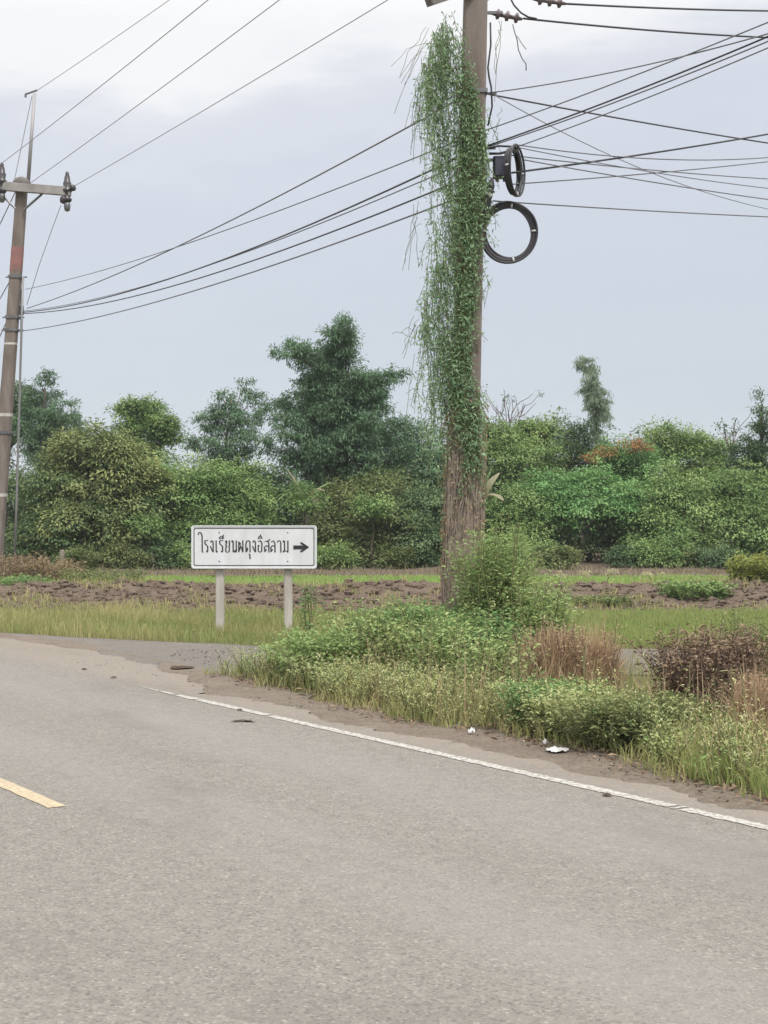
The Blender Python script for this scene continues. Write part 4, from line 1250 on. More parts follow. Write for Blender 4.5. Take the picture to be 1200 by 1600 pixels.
v, f, t = crown_arrays([lob(944, 706, 24, 6, 45.1, 0.35), lob(982, 696, 26, 6, 45.3, 0.35), lob(1002, 700, 13, 7, 45.2, 0.3), lob(926, 714, 10, 5, 45.1, 0.3)], rng, L=0.09, W=0.055, cd=3, k=7, cr=0.18, tip=0.4, flat=0.4)
link('blossom', raw_mesh('blossom', v - np.array(root.location), f, t), M['blossom'], root)
tree('woodland_tree', 'round topped green tree right of the orange blossom', 'tree',
     [lob(1028, 690, 36, 24, 48), lob(1060, 694, 28, 26, 48.4), lob(1040, 730, 50, 34, 48)],
     base_at(1040, 48), 'mid', 17, 0.12, L=0.15, W=0.052, cd=6.2, k=24, tip=0.3)
tree('woodland_tree', 'green tree whose top slopes down toward the gap of sky at the right', 'tree',
     [lob(1090, 698, 30, 24, 49), lob(1118, 716, 24, 26, 49), lob(1095, 740, 44, 34, 48.6)],
     base_at(1098, 49), 'mid', 18, 0.12, L=0.15, W=0.052, cd=6, k=24, tip=0.25)
tree('spreading_tree', 'bright green tree with flat spreading layers and a thin pale trunk in the right wood', 'tree',
     [lob(872, 765, 46, 20, 43), lob(930, 752, 50, 20, 43.4), lob(985, 775, 40, 22, 43), lob(905, 788, 60, 22, 42.6), lob(965, 800, 46, 24, 42.6), lob(862, 800, 34, 24, 42.6)],
     base_at(911, 42.6), 'bright', 19, 0.075, 'pale_bark', L=0.15, W=0.058, cd=7, k=26, cr=0.31, droop=0.45, flat=0.28, tip=0.2, fork=0.62)
tree('woodland_tree', 'dark hollow thicket tree under the bright spreading tree', 'tree',
     [lob(892, 842, 46, 36, 42.8), lob(945, 848, 42, 32, 43), lob(985, 838, 36, 40, 42.8)], base_at(930, 43.2), 'dark', 20, 0.09, L=0.15, W=0.052, cd=6, k=24, droop=0.5)
tree('woodland_tree', 'broad mid green tree in front, left of the right edge trees', 'tree',
     [lob(1040, 775, 46, 40, 42.8), lob(1082, 765, 34, 34, 43), lob(1022, 826, 46, 44, 42.2), lob(1078, 822, 50, 46, 42.2), lob(1050, 852, 60, 30, 41.8)],
     base_at(1050, 42.5), 'mid', 21, 0.12, L=0.15, W=0.055, cd=6.8, k=26, droop=0.45, tip=0.22)
tree('woodland_tree', 'dense green tree low at the right edge behind the yellow-green bush', 'tree',
     [lob(1135, 765, 36, 34, 43.5), lob(1175, 780, 42, 46, 43), lob(1150, 830, 50, 46, 42.4), lob(1205, 830, 44, 50, 42.4)],
     base_at(1165, 43), 'mid', 22, 0.12, L=0.15, W=0.055, cd=6.5, k=26, droop=0.4, tip=0.12)
spray_tree('woodland_tree', 'dark tree at the right edge with a thin leafy spire on top', 'tree', base_at(1190, 44.5),
           [(1192, 612, .4), (1186, 632, .4), (1198, 640, .5), (1190, 665, .8), (1168, 684), (1148, 700), (1136, 722), (1192, 695), (1216, 675), (1162, 735), (1202, 735), (1182, 715), (1228, 715), (1175, 705), (1150, 745)], 44.5, 'dark', 23, 0.13, split=(1191, 632), tw=0.6, ntw=24, droop=0.35)
# feathery plume
spray_tree('bamboo_plume', 'tall feathery pale bamboo plume leaning left above the right wood', 'bamboo', base_at(940, 47),
           [(906, 562, .35), (914, 558, .3), (920, 575, .4), (928, 592, .4), (936, 606, .4), (916, 592, .35), (944, 622, .4), (932, 628, .4), (946, 645, .4), (938, 658, .4), (928, 612, .35), (922, 584, .4), (930, 600, .4), (934, 616, .4), (940, 634, .4), (926, 602, .35)], 47, 'bamboo', 24, 0.05, 'stem', split=(926, 592), tw=0.75, ntw=26, nl=30, L=0.17, W=0.026, droop=1.5, low=40, dense=0.05)
# bare and sparse ones
def bare(name, label, base, tips, seed, leafy, mat='grey', r=0.05):
    rng = np.random.default_rng(seed)
    root = thing(name, base, label, 'tree')
    mb = MB(); ends = []
    hub = np.asarray(base) + (np.mean(tips, 0) - np.asarray(base)) * 0.72
    limb(mb, base, hub, r, r * 0.6, rng, 0.03, 6, 6)
    for tp in tips:
        p = limb(mb, hub, tp, r * 0.5, 0.008, rng, 0.06, 7, 5); ends.append(p[-1])
        for _ in range(6):
            q = p[rng.integers(2, 6)]; e = q + (tp - hub) * rng.uniform(0.2, 0.45) + rng.normal(size=3) * 0.25
            limb(mb, q, e, 0.014, 0.005, rng, 0.08, 4, 4); ends.append(e)
    link('trunk', mb.mesh('trunk', base), M['twig'], root)
    pts = np.repeat(np.array([e for e in ends if rng.random() < leafy]).reshape(-1, 3), 9, 0)
    if len(pts):
        pts = pts + rng.normal(size=pts.shape) * 0.07
        v, f = leaf_arrays(pts, rng.normal(size=pts.shape) - [0, 0, 0.4], np.array([0, 0, 1.0]) + rng.normal(size=pts.shape) * 0.5, 0.12, 0.045)
        link('crown', raw_mesh('crown', v - np.asarray(base), f, np.full(len(v), 0.1)), M[mat], root)


bare('bare_tree', 'leafless reddish twigs poking above the trees right of the vine covered pole', base_at(800, 49), [P(x, y, 49) for x, y in ((776, 634), (786, 622), (806, 620), (818, 630), (770, 655))], 31, 0.12)
bare('sparse_tree', 'spindly shoot with few leaves in the sky gap at the right', base_at(1142, 47), [P(x, y, 47) for x, y in ((1132, 664), (1150, 656), (1142, 676))], 32, 0.6, 'dark', 0.04)
# deep wood: trees that only fill the gaps
rng0 = np.random.default_rng(50)
for i, px in enumerate((-40, 60, 165, 285, 395, 470, 560, 650, 745, 830, 920, 1010, 1100, 1190, 1270)):
    top = 726 + rng0.uniform(-16, 16)
    Y = rng0.uniform(53, 57)
    tree('deep_wood_tree', 'dark tree deep in the wood, filling gaps behind the front row', 'tree',
         [lob(px - 26, top + 50, 42, 46, Y), lob(px + 26, top + 40, 42, 40, Y), lob(px, top + 105, 62, 54, Y)],
         base_at(px, Y, 0.35), 'dark', 60 + i, 0.14, group='dark trees deep in the wood', L=0.19, W=0.075, cd=4.6, k=24, cr=0.38, droop=0.4)
# shrubs along the wood's foot
USL = ['low shrub at the wood edge touching the left pole', 'low green shrub behind the round olive bush', 'olive low shrub under the right flank of the mango-like tree', 'dark low shrub under the rounded tree left of the sign',
       'low green shrub behind the left end of the sign', 'olive low shrub behind the sign between its posts', 'dark low shrub just right of the right sign post', 'low green shrub right of the sign by the slender stem',
       'olive low shrub midway between the sign and the vine covered pole', 'dark low shrub close to the left of the brown lower pole', 'low green shrub directly behind the tall fresh shrub at the pole', 'olive low shrub left of the thin pale trunk',
       'dark low shrub right of the thin pale trunk', 'low green shrub under the broad tree behind the seed plumes', 'olive low shrub left above the weeds spilling over the bank', 'dark low shrub just left of the yellow-green bush']
for i, px in enumerate((32, 88, 190, 245, 300, 352, 470, 515, 610, 650, 745, 860, 985, 1020, 1070, 1120)):
    Y = 40.4 + rng0.uniform(-0.2, 0.9); h = rng0.uniform(16, 30); w = rng0.uniform(24, 38)
    tree('understory_shrub', USL[i], 'shrub',
         [lob(px, 882 - h * 0.5, w, h * 0.8, Y), lob(px + w * 0.6, 880 - h * 0.3, w * 0.6, h * 0.5, Y - 0.2)],
         base_at(px, Y, 0.2), ('dark', 'mid', 'olive')[i % 3], 90 + i, 0.03, group='low shrubs at the foot of the wood', L=0.12, W=0.045, cd=7, k=20, cr=0.24, droop=0.3)
# pale slender trunks in front of the wood
for i, (px, y1, lean, lab) in enumerate(((480, 790, -6, 'slender bare stem standing at the wood edge behind the sign'), (580, 800, 4, 'slender dark stem standing at the wood edge between sign and pole'),
                                         (225, 830, 8, 'slanting thin stem under the rounded tree left of the sign'))):
    b = base_at(px, 40.6); root = thing('sapling', b, lab, 'sapling')
    rg = np.random.default_rng(200 + i)
    mb = MB(); limb(mb, b, P(px + lean, y1, 40.7), 0.035, 0.015, rg, 0.04, 7, 6)
    link('trunk', mb.mesh('trunk', b, True), M['bark'], root)
    v, f, t = crown_arrays([lob(px + lean, y1 - 8, 22, 18, 40.8)], rg, L=0.13, W=0.05, cd=6, k=20, cr=0.25)
    link('crown', raw_mesh('crown', v - b, f, t), M['mid'], root)


# banana plants: big single leaves, each one a part
def banana(label, b, leaves, mat_list, seed, L=1.5, W=0.34):
    rng = np.random.default_rng(seed)
    b = np.asarray(b, float)
    root = thing('banana_plant', b, label, 'banana plant')
    mb = MB(); top = b + np.array([0, 0, leaves[0][2]])
    mb.tube([b, b + (top - b) * 0.5, top], np.array([0.11, 0.09, 0.06]), 9)
    link('stem', mb.mesh('stem', b, True), M['pale_bark'], root)
    for k, (az, el, _, ln, curl) in enumerate(leaves):
        d = np.array([math.cos(az), math.sin(az), 0]); n = 12
        t = np.linspace(0, 1, n)
        ang = el - curl * t
        step = ln * L / (n - 1)
        mid = top + np.cumsum(np.stack([d[0] * np.cos(ang), d[1] * np.cos(ang), np.sin(ang)], 1) * step, 0)
        sd_ = np.array([-d[1], d[0], 0])
        wv_ = W * np.clip(np.sin(np.pi * (t * 0.93 + 0.05)), 0.03, 1) ** 0.6 * 0.5
        V_ = []
        for q in range(n):
            rag = rng.uniform(0.8, 1.05, 2)
            V_ += [mid[q] - sd_ * wv_[q] * rag[0] - np.array([0, 0, 0.25 * wv_[q]]), mid[q], mid[q] + sd_ * wv_[q] * rag[1] - np.array([0, 0, 0.25 * wv_[q]])]
        F_ = [(q * 3 + s_, q * 3 + s_ + 1, q * 3 + s_ + 4, q * 3 + s_ + 3) for q in range(n - 1) for s_ in (0, 1)]
        link('leaf', raw_mesh('leaf', np.array(V_) - b, F_, np.full(len(V_), 0.2 * rng.random()), True), M[mat_list[k % len(mat_list)]], root)


M['banana'] = leaf_mat('banana_leaf', (0.085, 0.135, 0.05), (0.12, 0.17, 0.065), (0.17, 0.19, 0.09), 0.35)
M['banana_dry'] = leaf_mat('banana_leaf_dry', (0.15, 0.14, 0.085), (0.20, 0.18, 0.115), (0.14, 0.115, 0.075), 0.3)
banana('banana plant with hanging pale dry leaves above the right end of the sign', base_at(478, 41.6), [(a, e, 1.75, l, c) for a, e, l, c in ((2.9, 1.3, 0.75, 0.5), (0.4, 1.15, 0.7, 1.0), (2.2, 1.0, 0.8, 1.9), (-1.2, 0.9, 0.8, 2.2), (3.6, 1.1, 0.7, 2.0), (5.4, 1.25, 0.7, 1.7))], ['banana_dry', 'banana', 'banana_dry'], 1, 1.35, 0.26)
banana('banana plant with upright yellow-green leaves right behind the brown lower pole', base_at(752, 41.4), [(a, e, 1.75, l, c) for a, e, l, c in ((0.2, 1.45, 0.75, 0.35), (0.8, 1.25, 0.8, 0.8), (3.0, 1.3, 0.7, 0.9), (-0.9, 1.0, 0.7, 1.8))], ['banana', 'banana_dry'], 2, 1.35, 0.30)

# ================================================================== FIELD AND BANK PLANTS
M['brown_blade'] = leaf_mat('blade_brown', (0.13, 0.105, 0.075), (0.19, 0.15, 0.11), (0.10, 0.10, 0.05), 0.25)
M['crop'] = leaf_mat('blade_crop', (0.125, 0.205, 0.055), (0.18, 0.27, 0.08), (0.25, 0.28, 0.11), 0.4, g=1.1)
rng = np.random.default_rng(21)
n = 42000
B = np.stack([rng.uniform(-11, 14, n), rng.uniform(29.5, 36.1, n), np.full(n, TER)], 1)
pn = patch_noise(B[:, 0], B[:, 1], 0.7, 5)
grass_obj('rice_field', B, rng.uniform(0.05, 0.13, n) * (1 + 0.25 * pn), np.full(n, 0.022), rng.uniform(0.1, 0.5, n), 'crop', rng, np.clip(0.25 + 0.25 * pn + rng.normal(size=n) * 0.1, 0, 1), 'short bright green crop covering the flat field beyond the bank', 'crop')
# grass before the bank, left and right of the side road
def road_v(X, Y):
    return (X - RO[0]) * RN[0] + (Y - RO[1]) * RN[1]


def far_edge(X):
    return 19.75 - 0.08 * np.sin(X * 1.1) + 2.1 * np.clip((-X - 1.0) / 3.6, 0, 1.6)


n = 90000
X = rng.uniform(-14, 0.6, n); Y = rng.uniform(19.6, 30.5, n)
k = (road_v(X, Y) > 1.25 + 0.15 * np.sin(Y * 3)) & (Y > far_edge(X) + 0.06 * rng.normal(size=n)) & (Y < 26.9 + 0.4 * np.sin(X * 2.1) + np.where(X < -5.9, 3.5, 0) + 0.3 * rng.normal(size=n))
X, Y = X[k], Y[k]; n = len(X)
pn = patch_noise(X, Y, 0.8, 9)
lng = np.clip((-X - 1.5) / 3.0, 0.25, 1.0)
cl = patch_noise(X, Y, 3.3, 14)
H = rng.uniform(0.05, 0.28, n) * (0.5 + 0.5 * lng) * np.clip(1 + 0.3 * pn + 0.5 * cl, 0.35, 1.8)
dry = np.clip(0.24 + 0.38 * pn + 0.2 * cl + 0.25 * (lng - 0.5) + rng.normal(size=n) * 0.2, 0, 1)
grass_obj('verge_grass', np.stack([X, Y, terrace(X, Y) + 0.0], 1), H, rng.uniform(0.007, 0.014, n), rng.uniform(0.1, 0.6, n), 'grass', rng, dry, 'long yellow-green grass around the sign posts and along the far verge', 'grass')
n = 40000
X = rng.uniform(0.0, 9, n); Y = rng.uniform(19.7, 26.8, n)
k = (Y > far_edge(X) + 0.25 + 0.2 * rng.normal(size=n)) & (Y < 26.6 + 0.3 * rng.normal(size=n))
X, Y = X[k], Y[k]; n = len(X); pn = patch_noise(X, Y, 0.9, 3)
grass_obj('meadow_grass', np.stack([X, Y, terrace(X, Y)], 1), rng.uniform(0.06, 0.2, n) * (1 + 0.3 * pn), rng.uniform(0.009, 0.016, n), rng.uniform(0.1, 0.5, n), 'grass_fresh', rng, np.clip(0.3 + 0.3 * pn + rng.normal(size=n) * 0.15, 0, 1), 'bright green short grass between the gravel side road and the earth bank', 'grass')
# scattered tufts on the bank and crest
n = 16000
X = rng.uniform(-9, 11, n); Y = rng.uniform(26.5, 30.4, n)
k = patch_noise(X, Y, 1.3, 7) + 0.25 * (Y > 29.0) + 0.45 * (Y < 27.3) > 0.30
X, Y = X[k], Y[k]; n = len(X)
grass_obj('bank_grass', np.stack([X, Y, bank(X, Y)], 1), rng.uniform(0.06, 0.22, n), np.full(n, 0.014), rng.uniform(0.2, 0.7, n), 'grass', rng, rng.random(n), 'stray grass tufts sprouting on the dug earth bank', 'grass')
# brown dry litter strip under the wood
n = 9000
X = rng.uniform(-18, 18, n); Y = rng.uniform(36.2, 41.5, n)
grass_obj('dry_undergrowth', np.stack([X, Y, np.full(n, TER + 0.03)], 1), rng.uniform(0.05, 0.32, n) * (0.7 + 0.5 * patch_noise(X, Y, 1.1, 2)), np.full(n, 0.016), rng.uniform(0.3, 1.0, n), 'brown_blade', rng, rng.random(n), 'low brown dry undergrowth between the field and the trees', 'undergrowth')

shrub('shrub', 'round olive bush beside the short stump, right of the left pole base', 'shrub', P(124, 908, 36.5) * [1, 1, 0] + [0, 0, TER], (0.36, 0.3), 'olive', 301, 60, H=(0.35, 0.8), stems=(3, 5), spread=0.3, leaves=24, L=0.085, W=0.035, tip=0.25)
b = P(97, 905, 36.2) * [1, 1, 0] + [0, 0, TER]
st = thing('stump_post', b, 'short pale stump post beside the round olive bush', 'post')
one('post', 'pale_bark', st, b, lambda m: m.lathe(b, [(0.07, -0.1), (0.066, 0.3), (0.06, 0.62), (0.045, 0.66)], 9), True)
for i, (px, Yq, lab, rx, hh, mt) in enumerate(((20, 33.5, 'brown dry weeds round the foot of the left pole', 0.75, (0.3, 0.75), 'dry_leaf'), (82, 34.5, 'reddish dry brush between the left pole and the round olive bush', 0.8, (0.2, 0.55), 'dry_leaf'),
                                               (24, 29.5, 'dark green leafy weeds at the left frame edge above the long grass', 0.6, (0.15, 0.38), 'weed_dark'), (160, 32.5, 'low dry weeds at the left end of the earth bank', 0.8, (0.15, 0.4), 'olive'))):
    shrub('weed_clump', lab, 'weeds', base_at(px, Yq, TER), (rx, 0.6), mt, 310 + i, 70, 'twig' if mt == 'dry_leaf' else 'stem', H=hh, stems=(2, 5), spread=0.25, leaves=15, L=0.07, W=0.025, tip=0.4)
shrub('shrub', 'yellow-green leafy bush on the bank at the right edge', 'shrub', base_at(1178, 29.6, TER), (0.42, 0.35), 'yellow', 320, 70, H=(0.3, 0.85), stems=(3, 5), spread=0.3, leaves=22, L=0.085, W=0.04, tip=0.25)
shrub('weed_clump', 'green leafy weeds spilling over the bank left of the yellow-green bush', 'weeds', base_at(1085, 28.2, 0.12), (0.62, 0.4), 'mid', 321, 70, H=(0.15, 0.42), stems=(3, 5), spread=0.25, leaves=14, L=0.09, W=0.038, tip=0.3)
shrub('weed_clump', 'low green weeds creeping down the bank behind the dry grass', 'weeds', base_at(935, 27.4, 0.05), (0.6, 0.4), 'olive', 322, 50, H=(0.08, 0.22), stems=(3, 5), spread=0.2, leaves=12, L=0.07, W=0.03, tip=0.3)
for i, (px, lab) in enumerate(((882, 'pale feathery seed heads left end of the field edge'), (918, 'pair of pale drooping seed plumes on the field edge'), (948, 'pale seed plume leaning right above the dug bank'), (1022, 'small whitish seed plume on the field edge left of the weeds'))):
    b = base_at(px, 31.0 + 0.4 * i, TER); rg = np.random.default_rng(400 + i)
    root = thing('reed_plume', b, lab, 'grass plume')
    mb = MB()
    for q in range(3):
        tp = b + np.array([rg.normal() * 0.12, rg.normal() * 0.1, rg.uniform(0.25, 0.36)]); e = tp + np.array([rg.uniform(-0.14, 0.2), 0, -0.04])
        mb.tube([b + rg.normal(size=3) * [0.04, 0.04, 0], (b + tp) / 2, tp, e], np.array([0.006, 0.005, 0.004, 0.003]), 4)
        tt = rg.random(60)[:, None]; p = tp + (e - tp) * tt + rg.normal(size=(60, 3)) * 0.015
        v, f = leaf_arrays(p, rg.normal(size=p.shape) + [0.4, 0, -0.2], rg.normal(size=p.shape), 0.05, 0.013)
        link('plume', raw_mesh('plume', v - b, f, np.zeros(len(v))), M['flower'], root)
    link('stem', mb.mesh('stem', b), M['stem'], root)

# ================================================================== THE NEAR VERGE
rng = np.random.default_rng(33)


def front(u):
    return 1.0 + 0.10 * np.sin(u * 1.7) + 0.08 * np.sin(u * 4.3 + 1) + 0.45 * np.clip((u - 4.6) / 2.2, 0, 1) - 0.28 * np.clip((-u - 0.3) / 1.3, 0, 1)


def scatter(n, x0, x1, y0, y1, test):
    X = rng.uniform(x0, x1, n); Y = rng.uniform(y0, y1, n)
    u = (X - RO[0]) * RD[0] + (Y - RO[1]) * RD[1]; v = road_v(X, Y)
    k = test(X, Y, u, v)
    return X[k], Y[k], u[k], v[k]


def weedmass(name, pts, mat, label, cat, **kw):
    mb, (v, f, t) = plant_arrays(pts, rng, **kw)
    mv = np.concatenate(mb.v); mf = mb.f
    root = thing(name, pts.mean(0) * [1, 1, 0], label, cat); root['kind'] = 'stuff'
    org = np.array(root.location)
    link('stem', mb.mesh('stem', org), M['stem'], root, kind='stuff'); link('foliage', raw_mesh('foliage', v - org, f, t), M[mat], root, kind='stuff')
    return pts


Z0 = lambda X: np.zeros_like(X) - 0.01
# front fringe: low yellow-green flowering weeds
X, Y, u, v = scatter(5200, -2, 6, 7.5, 16.6, lambda X, Y, u, v: (v > front(u) + 0.12 * patch_noise(X, Y, 3.1, 2)) & (v < front(u) + np.where(X > 0.95, 0.72, 1.15)) & (Y < 16.7) & (u > -4.5))
k = rng.random(len(X)) < 0.62 + 0.45 * patch_noise(X, Y, 1.5, 3)
fr = np.stack([X[k], Y[k], Z0(X[k])], 1)
weedmass('flowering_weeds', fr, 'weed_yellow', 'low yellow-green flowering weeds fringing the dirt shoulder', 'weeds', H=(0.10, 0.42), stems=(4, 7), spread=0.2, leaves=17, L=0.032, W=0.010, tip=0.35, droop=-0.2)
X, Y, u, v = scatter(2600, -2, 6, 7.5, 16.6, lambda X, Y, u, v: (v > front(u) + 0.02) & (v < front(u) + np.where(X > 0.95, 0.72, 1.3)) & (Y < 16.7) & (u > -4.5))
k = patch_noise(X, Y, 1.2, 11) > 0.0
fr2 = np.stack([X[k], Y[k], Z0(X[k])], 1)
weedmass('broadleaf_weeds', fr2, 'weed', 'green broad-leaved weeds mixed into the roadside fringe', 'weeds', H=(0.08, 0.38), stems=(3, 5), spread=0.18, leaves=12, L=0.042, W=0.019, tip=0.3)
# flower dots
n = 420
q = fr[rng.integers(0, len(fr), n)] + np.stack([rng.normal(size=n) * 0.1, rng.normal(size=n) * 0.1, rng.uniform(0.16, 0.42, n)], 1)
v_, f_ = leaf_arrays(np.repeat(q, 3, 0), rng.normal(size=(n * 3, 3)) * [1, 1, 0.5], np.array([0, 0, 1.0]) + rng.normal(size=(n * 3, 3)) * 0.3, 0.022, 0.016)
link('weed_flowers', raw_mesh('weed_flowers', v_, f_, np.repeat(rng.random(n * 3) ** 3, 4)), M['flower'], None, None, 'tiny pale flowers dotted over the roadside weeds', 'flowers', None, 'stuff')
# body of the thicket round the pole
X, Y, u, v = scatter(2600, -1.7, 2.4, 11, 16.9, lambda X, Y, u, v: (v > front(u) + 0.8) & (Y < 16.6 - 0.25 * np.clip(X - 1, 0, 3)) & (X < 0.98 + 0.15 * np.sin(Y * 2)))
k = rng.random(len(X)) < 0.5 + 0.35 * patch_noise(X, Y, 1.1, 6)
th_ = np.stack([X[k], Y[k], Z0(X[k])], 1)
weedmass('thicket', th_, 'weed', 'tangle of mixed green weeds filling the verge round the pole', 'weeds', H=(0.22, 0.92), stems=(3, 5), spread=0.30, leaves=26, L=0.060, W=0.024, tip=0.35)
# dry stalks through the thicket
X, Y, u, v = scatter(5200, -1.7, 3.4, 9.5, 16.6, lambda X, Y, u, v: (v > front(u) + 0.15) & (Y < 16.4) & ((X < 1.5) | (v < front(u) + 1.1)))
k = patch_noise(X, Y, 1.7, 12) > 0.05; X, Y = X[k], Y[k]; n = len(X)
grass_obj('dry_stalks', np.stack([X, Y, Z0(X)], 1), rng.uniform(0.2, 0.75, n), np.full(n, 0.006), rng.uniform(0.1, 0.6, n), 'straw', rng, rng.random(n) * 0.6, 'dry straw-coloured stalks mixed through the green roadside weeds', 'dry grass')
# tall stray herbs standing above the rest
X, Y, u, v = scatter(260, -1.5, 3.2, 9, 16.4, lambda X, Y, u, v: (v > front(u) + 0.35) & (Y < 16.2) & (X < 1.4 + 0.0 * Y) | ((v > front(u) + 0.3) & (v < front(u) + 0.9)))
weedmass('tall_herbs', np.stack([X, Y, Z0(X)], 1), 'weed_yellow', 'scattered taller herbs and straw-like stalks standing above the roadside weeds', 'weeds', H=(0.35, 0.85), stems=(1, 3), spread=0.22, leaves=16, L=0.042, W=0.009, tip=0.6, leafstart=0.3)
# grass through all of it
X, Y, u, v = scatter(110000, -2.2, 7, 7, 16.8, lambda X, Y, u, v: (v > front(u) - 0.10 + 0.06 * np.sin(u * 9)) & (u > -5.5))
k = rng.random(len(X)) < np.where(v < front(u) + np.where(X > 1.1, 0.9, 1.5), 0.95, np.where(X > 1.1, 0.2, 0.45)) * (0.6 + 0.4 * patch_noise(X, Y, 1.9, 1))
X, Y, u, v = X[k], Y[k], u[k], v[k]; n = len(X)
grass_obj('roadside_grass', np.stack([X, Y, Z0(X)], 1), rng.uniform(0.06, 0.44, n) * np.clip((v - front(u) + 0.3) * 1.6, 0.3, 1), rng.uniform(0.005, 0.010, n), rng.uniform(0.15, 0.8, n), 'grass', rng, np.clip(0.35 + 0.4 * patch_noise(X, Y, 1.4, 8) + rng.normal(size=n) * 0.25, 0, 1), 'grass blades growing through the weeds along the dirt shoulder', 'grass')

sh = lambda name, lab, px, py, rx, ry, mt, seed, n=50, st='stem', cat='shrub', **kw: shrub(name, lab, cat, G(px, py) * [1, 1, 0], (rx, ry), mt, seed, n, st, **kw)
sh('shrub', 'tall fresh green shrub leaning on the right of the brown pole foot', 775, 1066, 0.30, 0.35, 'weed', 501, 75, H=(0.8, 1.82), stems=(2, 4), spread=0.28, leaves=93, L=0.051, W=0.016, tip=0.12, branch=0.14)
sh('shrub', 'shoulder-high bush right of the tall shrub, at the edge of the dry grass', 832, 1072, 0.32, 0.4, 'weed', 502, 65, H=(0.5, 1.2), stems=(3, 4), spread=0.3, leaves=71, L=0.049, W=0.018, tip=0.3, branch=0.12)
sh('shrub', 'dark green bush hiding the left foot of the pole', 668, 1066, 0.42, 0.4, 'weed_dark', 503, 70, H=(0.4, 0.92), stems=(3, 5), spread=0.3, leaves=61, L=0.053, W=0.023, tip=0.25, branch=0.1)
sh('shrub', 'dark broad-leaved bush in the middle of the thicket below the pole', 745, 1080, 0.5, 0.4, 'weed_dark', 504, 75, H=(0.35, 0.82), stems=(3, 5), spread=0.3, leaves=54, L=0.057, W=0.026, tip=0.2, branch=0.1)
sh('shrub', 'bluish green leafy bush low in the thicket beside the sign side', 520, 1066, 0.55, 0.45, 'weed', 505, 75, H=(0.25, 0.60), stems=(3, 5), spread=0.3, leaves=37, L=0.061, W=0.026, tip=0.1, branch=0.08)
sh('weed_stalk', 'dark thin weed stalk standing next to the right sign post', 486, 1050, 0.06, 0.06, 'weed_dark', 506, 4, cat='weed', H=(0.75, 1.05), stems=(2, 3), spread=0.14, leaves=34, L=0.055, W=0.02, tip=0.2, leafstart=0.35)
sh('shrub', 'leafy weeds rising left of the pole behind the bluish bush', 600, 1062, 0.42, 0.3, 'weed_dark', 507, 50, H=(0.4, 0.86), stems=(2, 4), spread=0.25, leaves=51, L=0.049, W=0.019, tip=0.4, branch=0.08)
sh('shrub', 'yellowish green weed bush in front of the dry reddish grass', 905, 1150, 0.36, 0.3, 'weed_yellow', 508, 55, H=(0.2, 0.46), stems=(3, 5), spread=0.25, leaves=37, L=0.041, W=0.014, tip=0.2, branch=0.06)
sh('shrub', 'dark leafy bush drooping over the shoulder behind the white plastic scrap', 872, 1140, 0.34, 0.28, 'weed_dark', 509, 60, H=(0.2, 0.44), stems=(3, 5), spread=0.28, leaves=37, L=0.045, W=0.020, tip=0.2, branch=0.06)
sh('shrub', 'mixed olive weed bush in front of the dark dead shrub', 1000, 1168, 0.45, 0.28, 'olive', 510, 65, H=(0.2, 0.46), stems=(3, 5), spread=0.28, leaves=37, L=0.045, W=0.017, tip=0.5, branch=0.06)
sh('dead_shrub', 'large dark brown withered shrub at the right above the verge', 1112, 1122, 0.42, 0.35, 'dead_leaf', 511, 75, 'twig', H=(0.4, 0.86), stems=(3, 5), spread=0.30, leaves=28, L=0.05, W=0.022, tip=0.45, leafstart=0.25, branch=0.08)
sh('shrub', 'olive tinged top growth at the right behind the dead shrub', 1165, 1090, 0.4, 0.25, 'olive', 512, 35, H=(0.5, 0.9), stems=(2, 4), spread=0.25, leaves=30, L=0.041, W=0.014, tip=0.6, leafstart=0.4)


def dry_tuft(lab, px, py, rx, ry, n, H, seed, mat='straw', cat='dry grass'):
    rg = np.random.default_rng(seed); n = int(n * 1.5)
    b = G(px, py) * [1, 1, 0]
    a = rg.uniform(0, 6.283, n); r = np.sqrt(rg.random(n))
    B = b + np.stack([np.cos(a) * r * rx, np.sin(a) * r * ry, np.full(n, -0.01)], 1)
    root = thing('dry_grass', b, lab, cat)
    v, f = blade_arrays(B, (H * (0.3 + 0.85 * rg.random(n) ** 0.8)) * (1 - 0.5 * r ** 2) * (1 + 0.35 * patch_noise(B[:, 0], B[:, 1], 5.0, seed)), np.full(n, 0.0085), 0.06 + 0.65 * rg.random(n) ** 1.7, rg)
    link('blade', raw_mesh('blade', v - b, f, np.repeat(np.clip(rg.random(n) ** 1.5, 0, 1), 5)), M[mat], root, kind='stuff')
    mb, (v, f, t) = plant_arrays(B[:max(10, n // 60)], rg, H=(H * 0.6, H), stems=(2, 3), spread=0.12, leaves=26, L=0.03, W=0.009, leafstart=0.6, tip=0.4, branch=0.03)
    link('stalk', mb.mesh('stalk', b), M['twig'], root, kind='stuff'); link('seed_head', raw_mesh('seed_head', v - b, f, t), M[mat], root, kind='stuff')


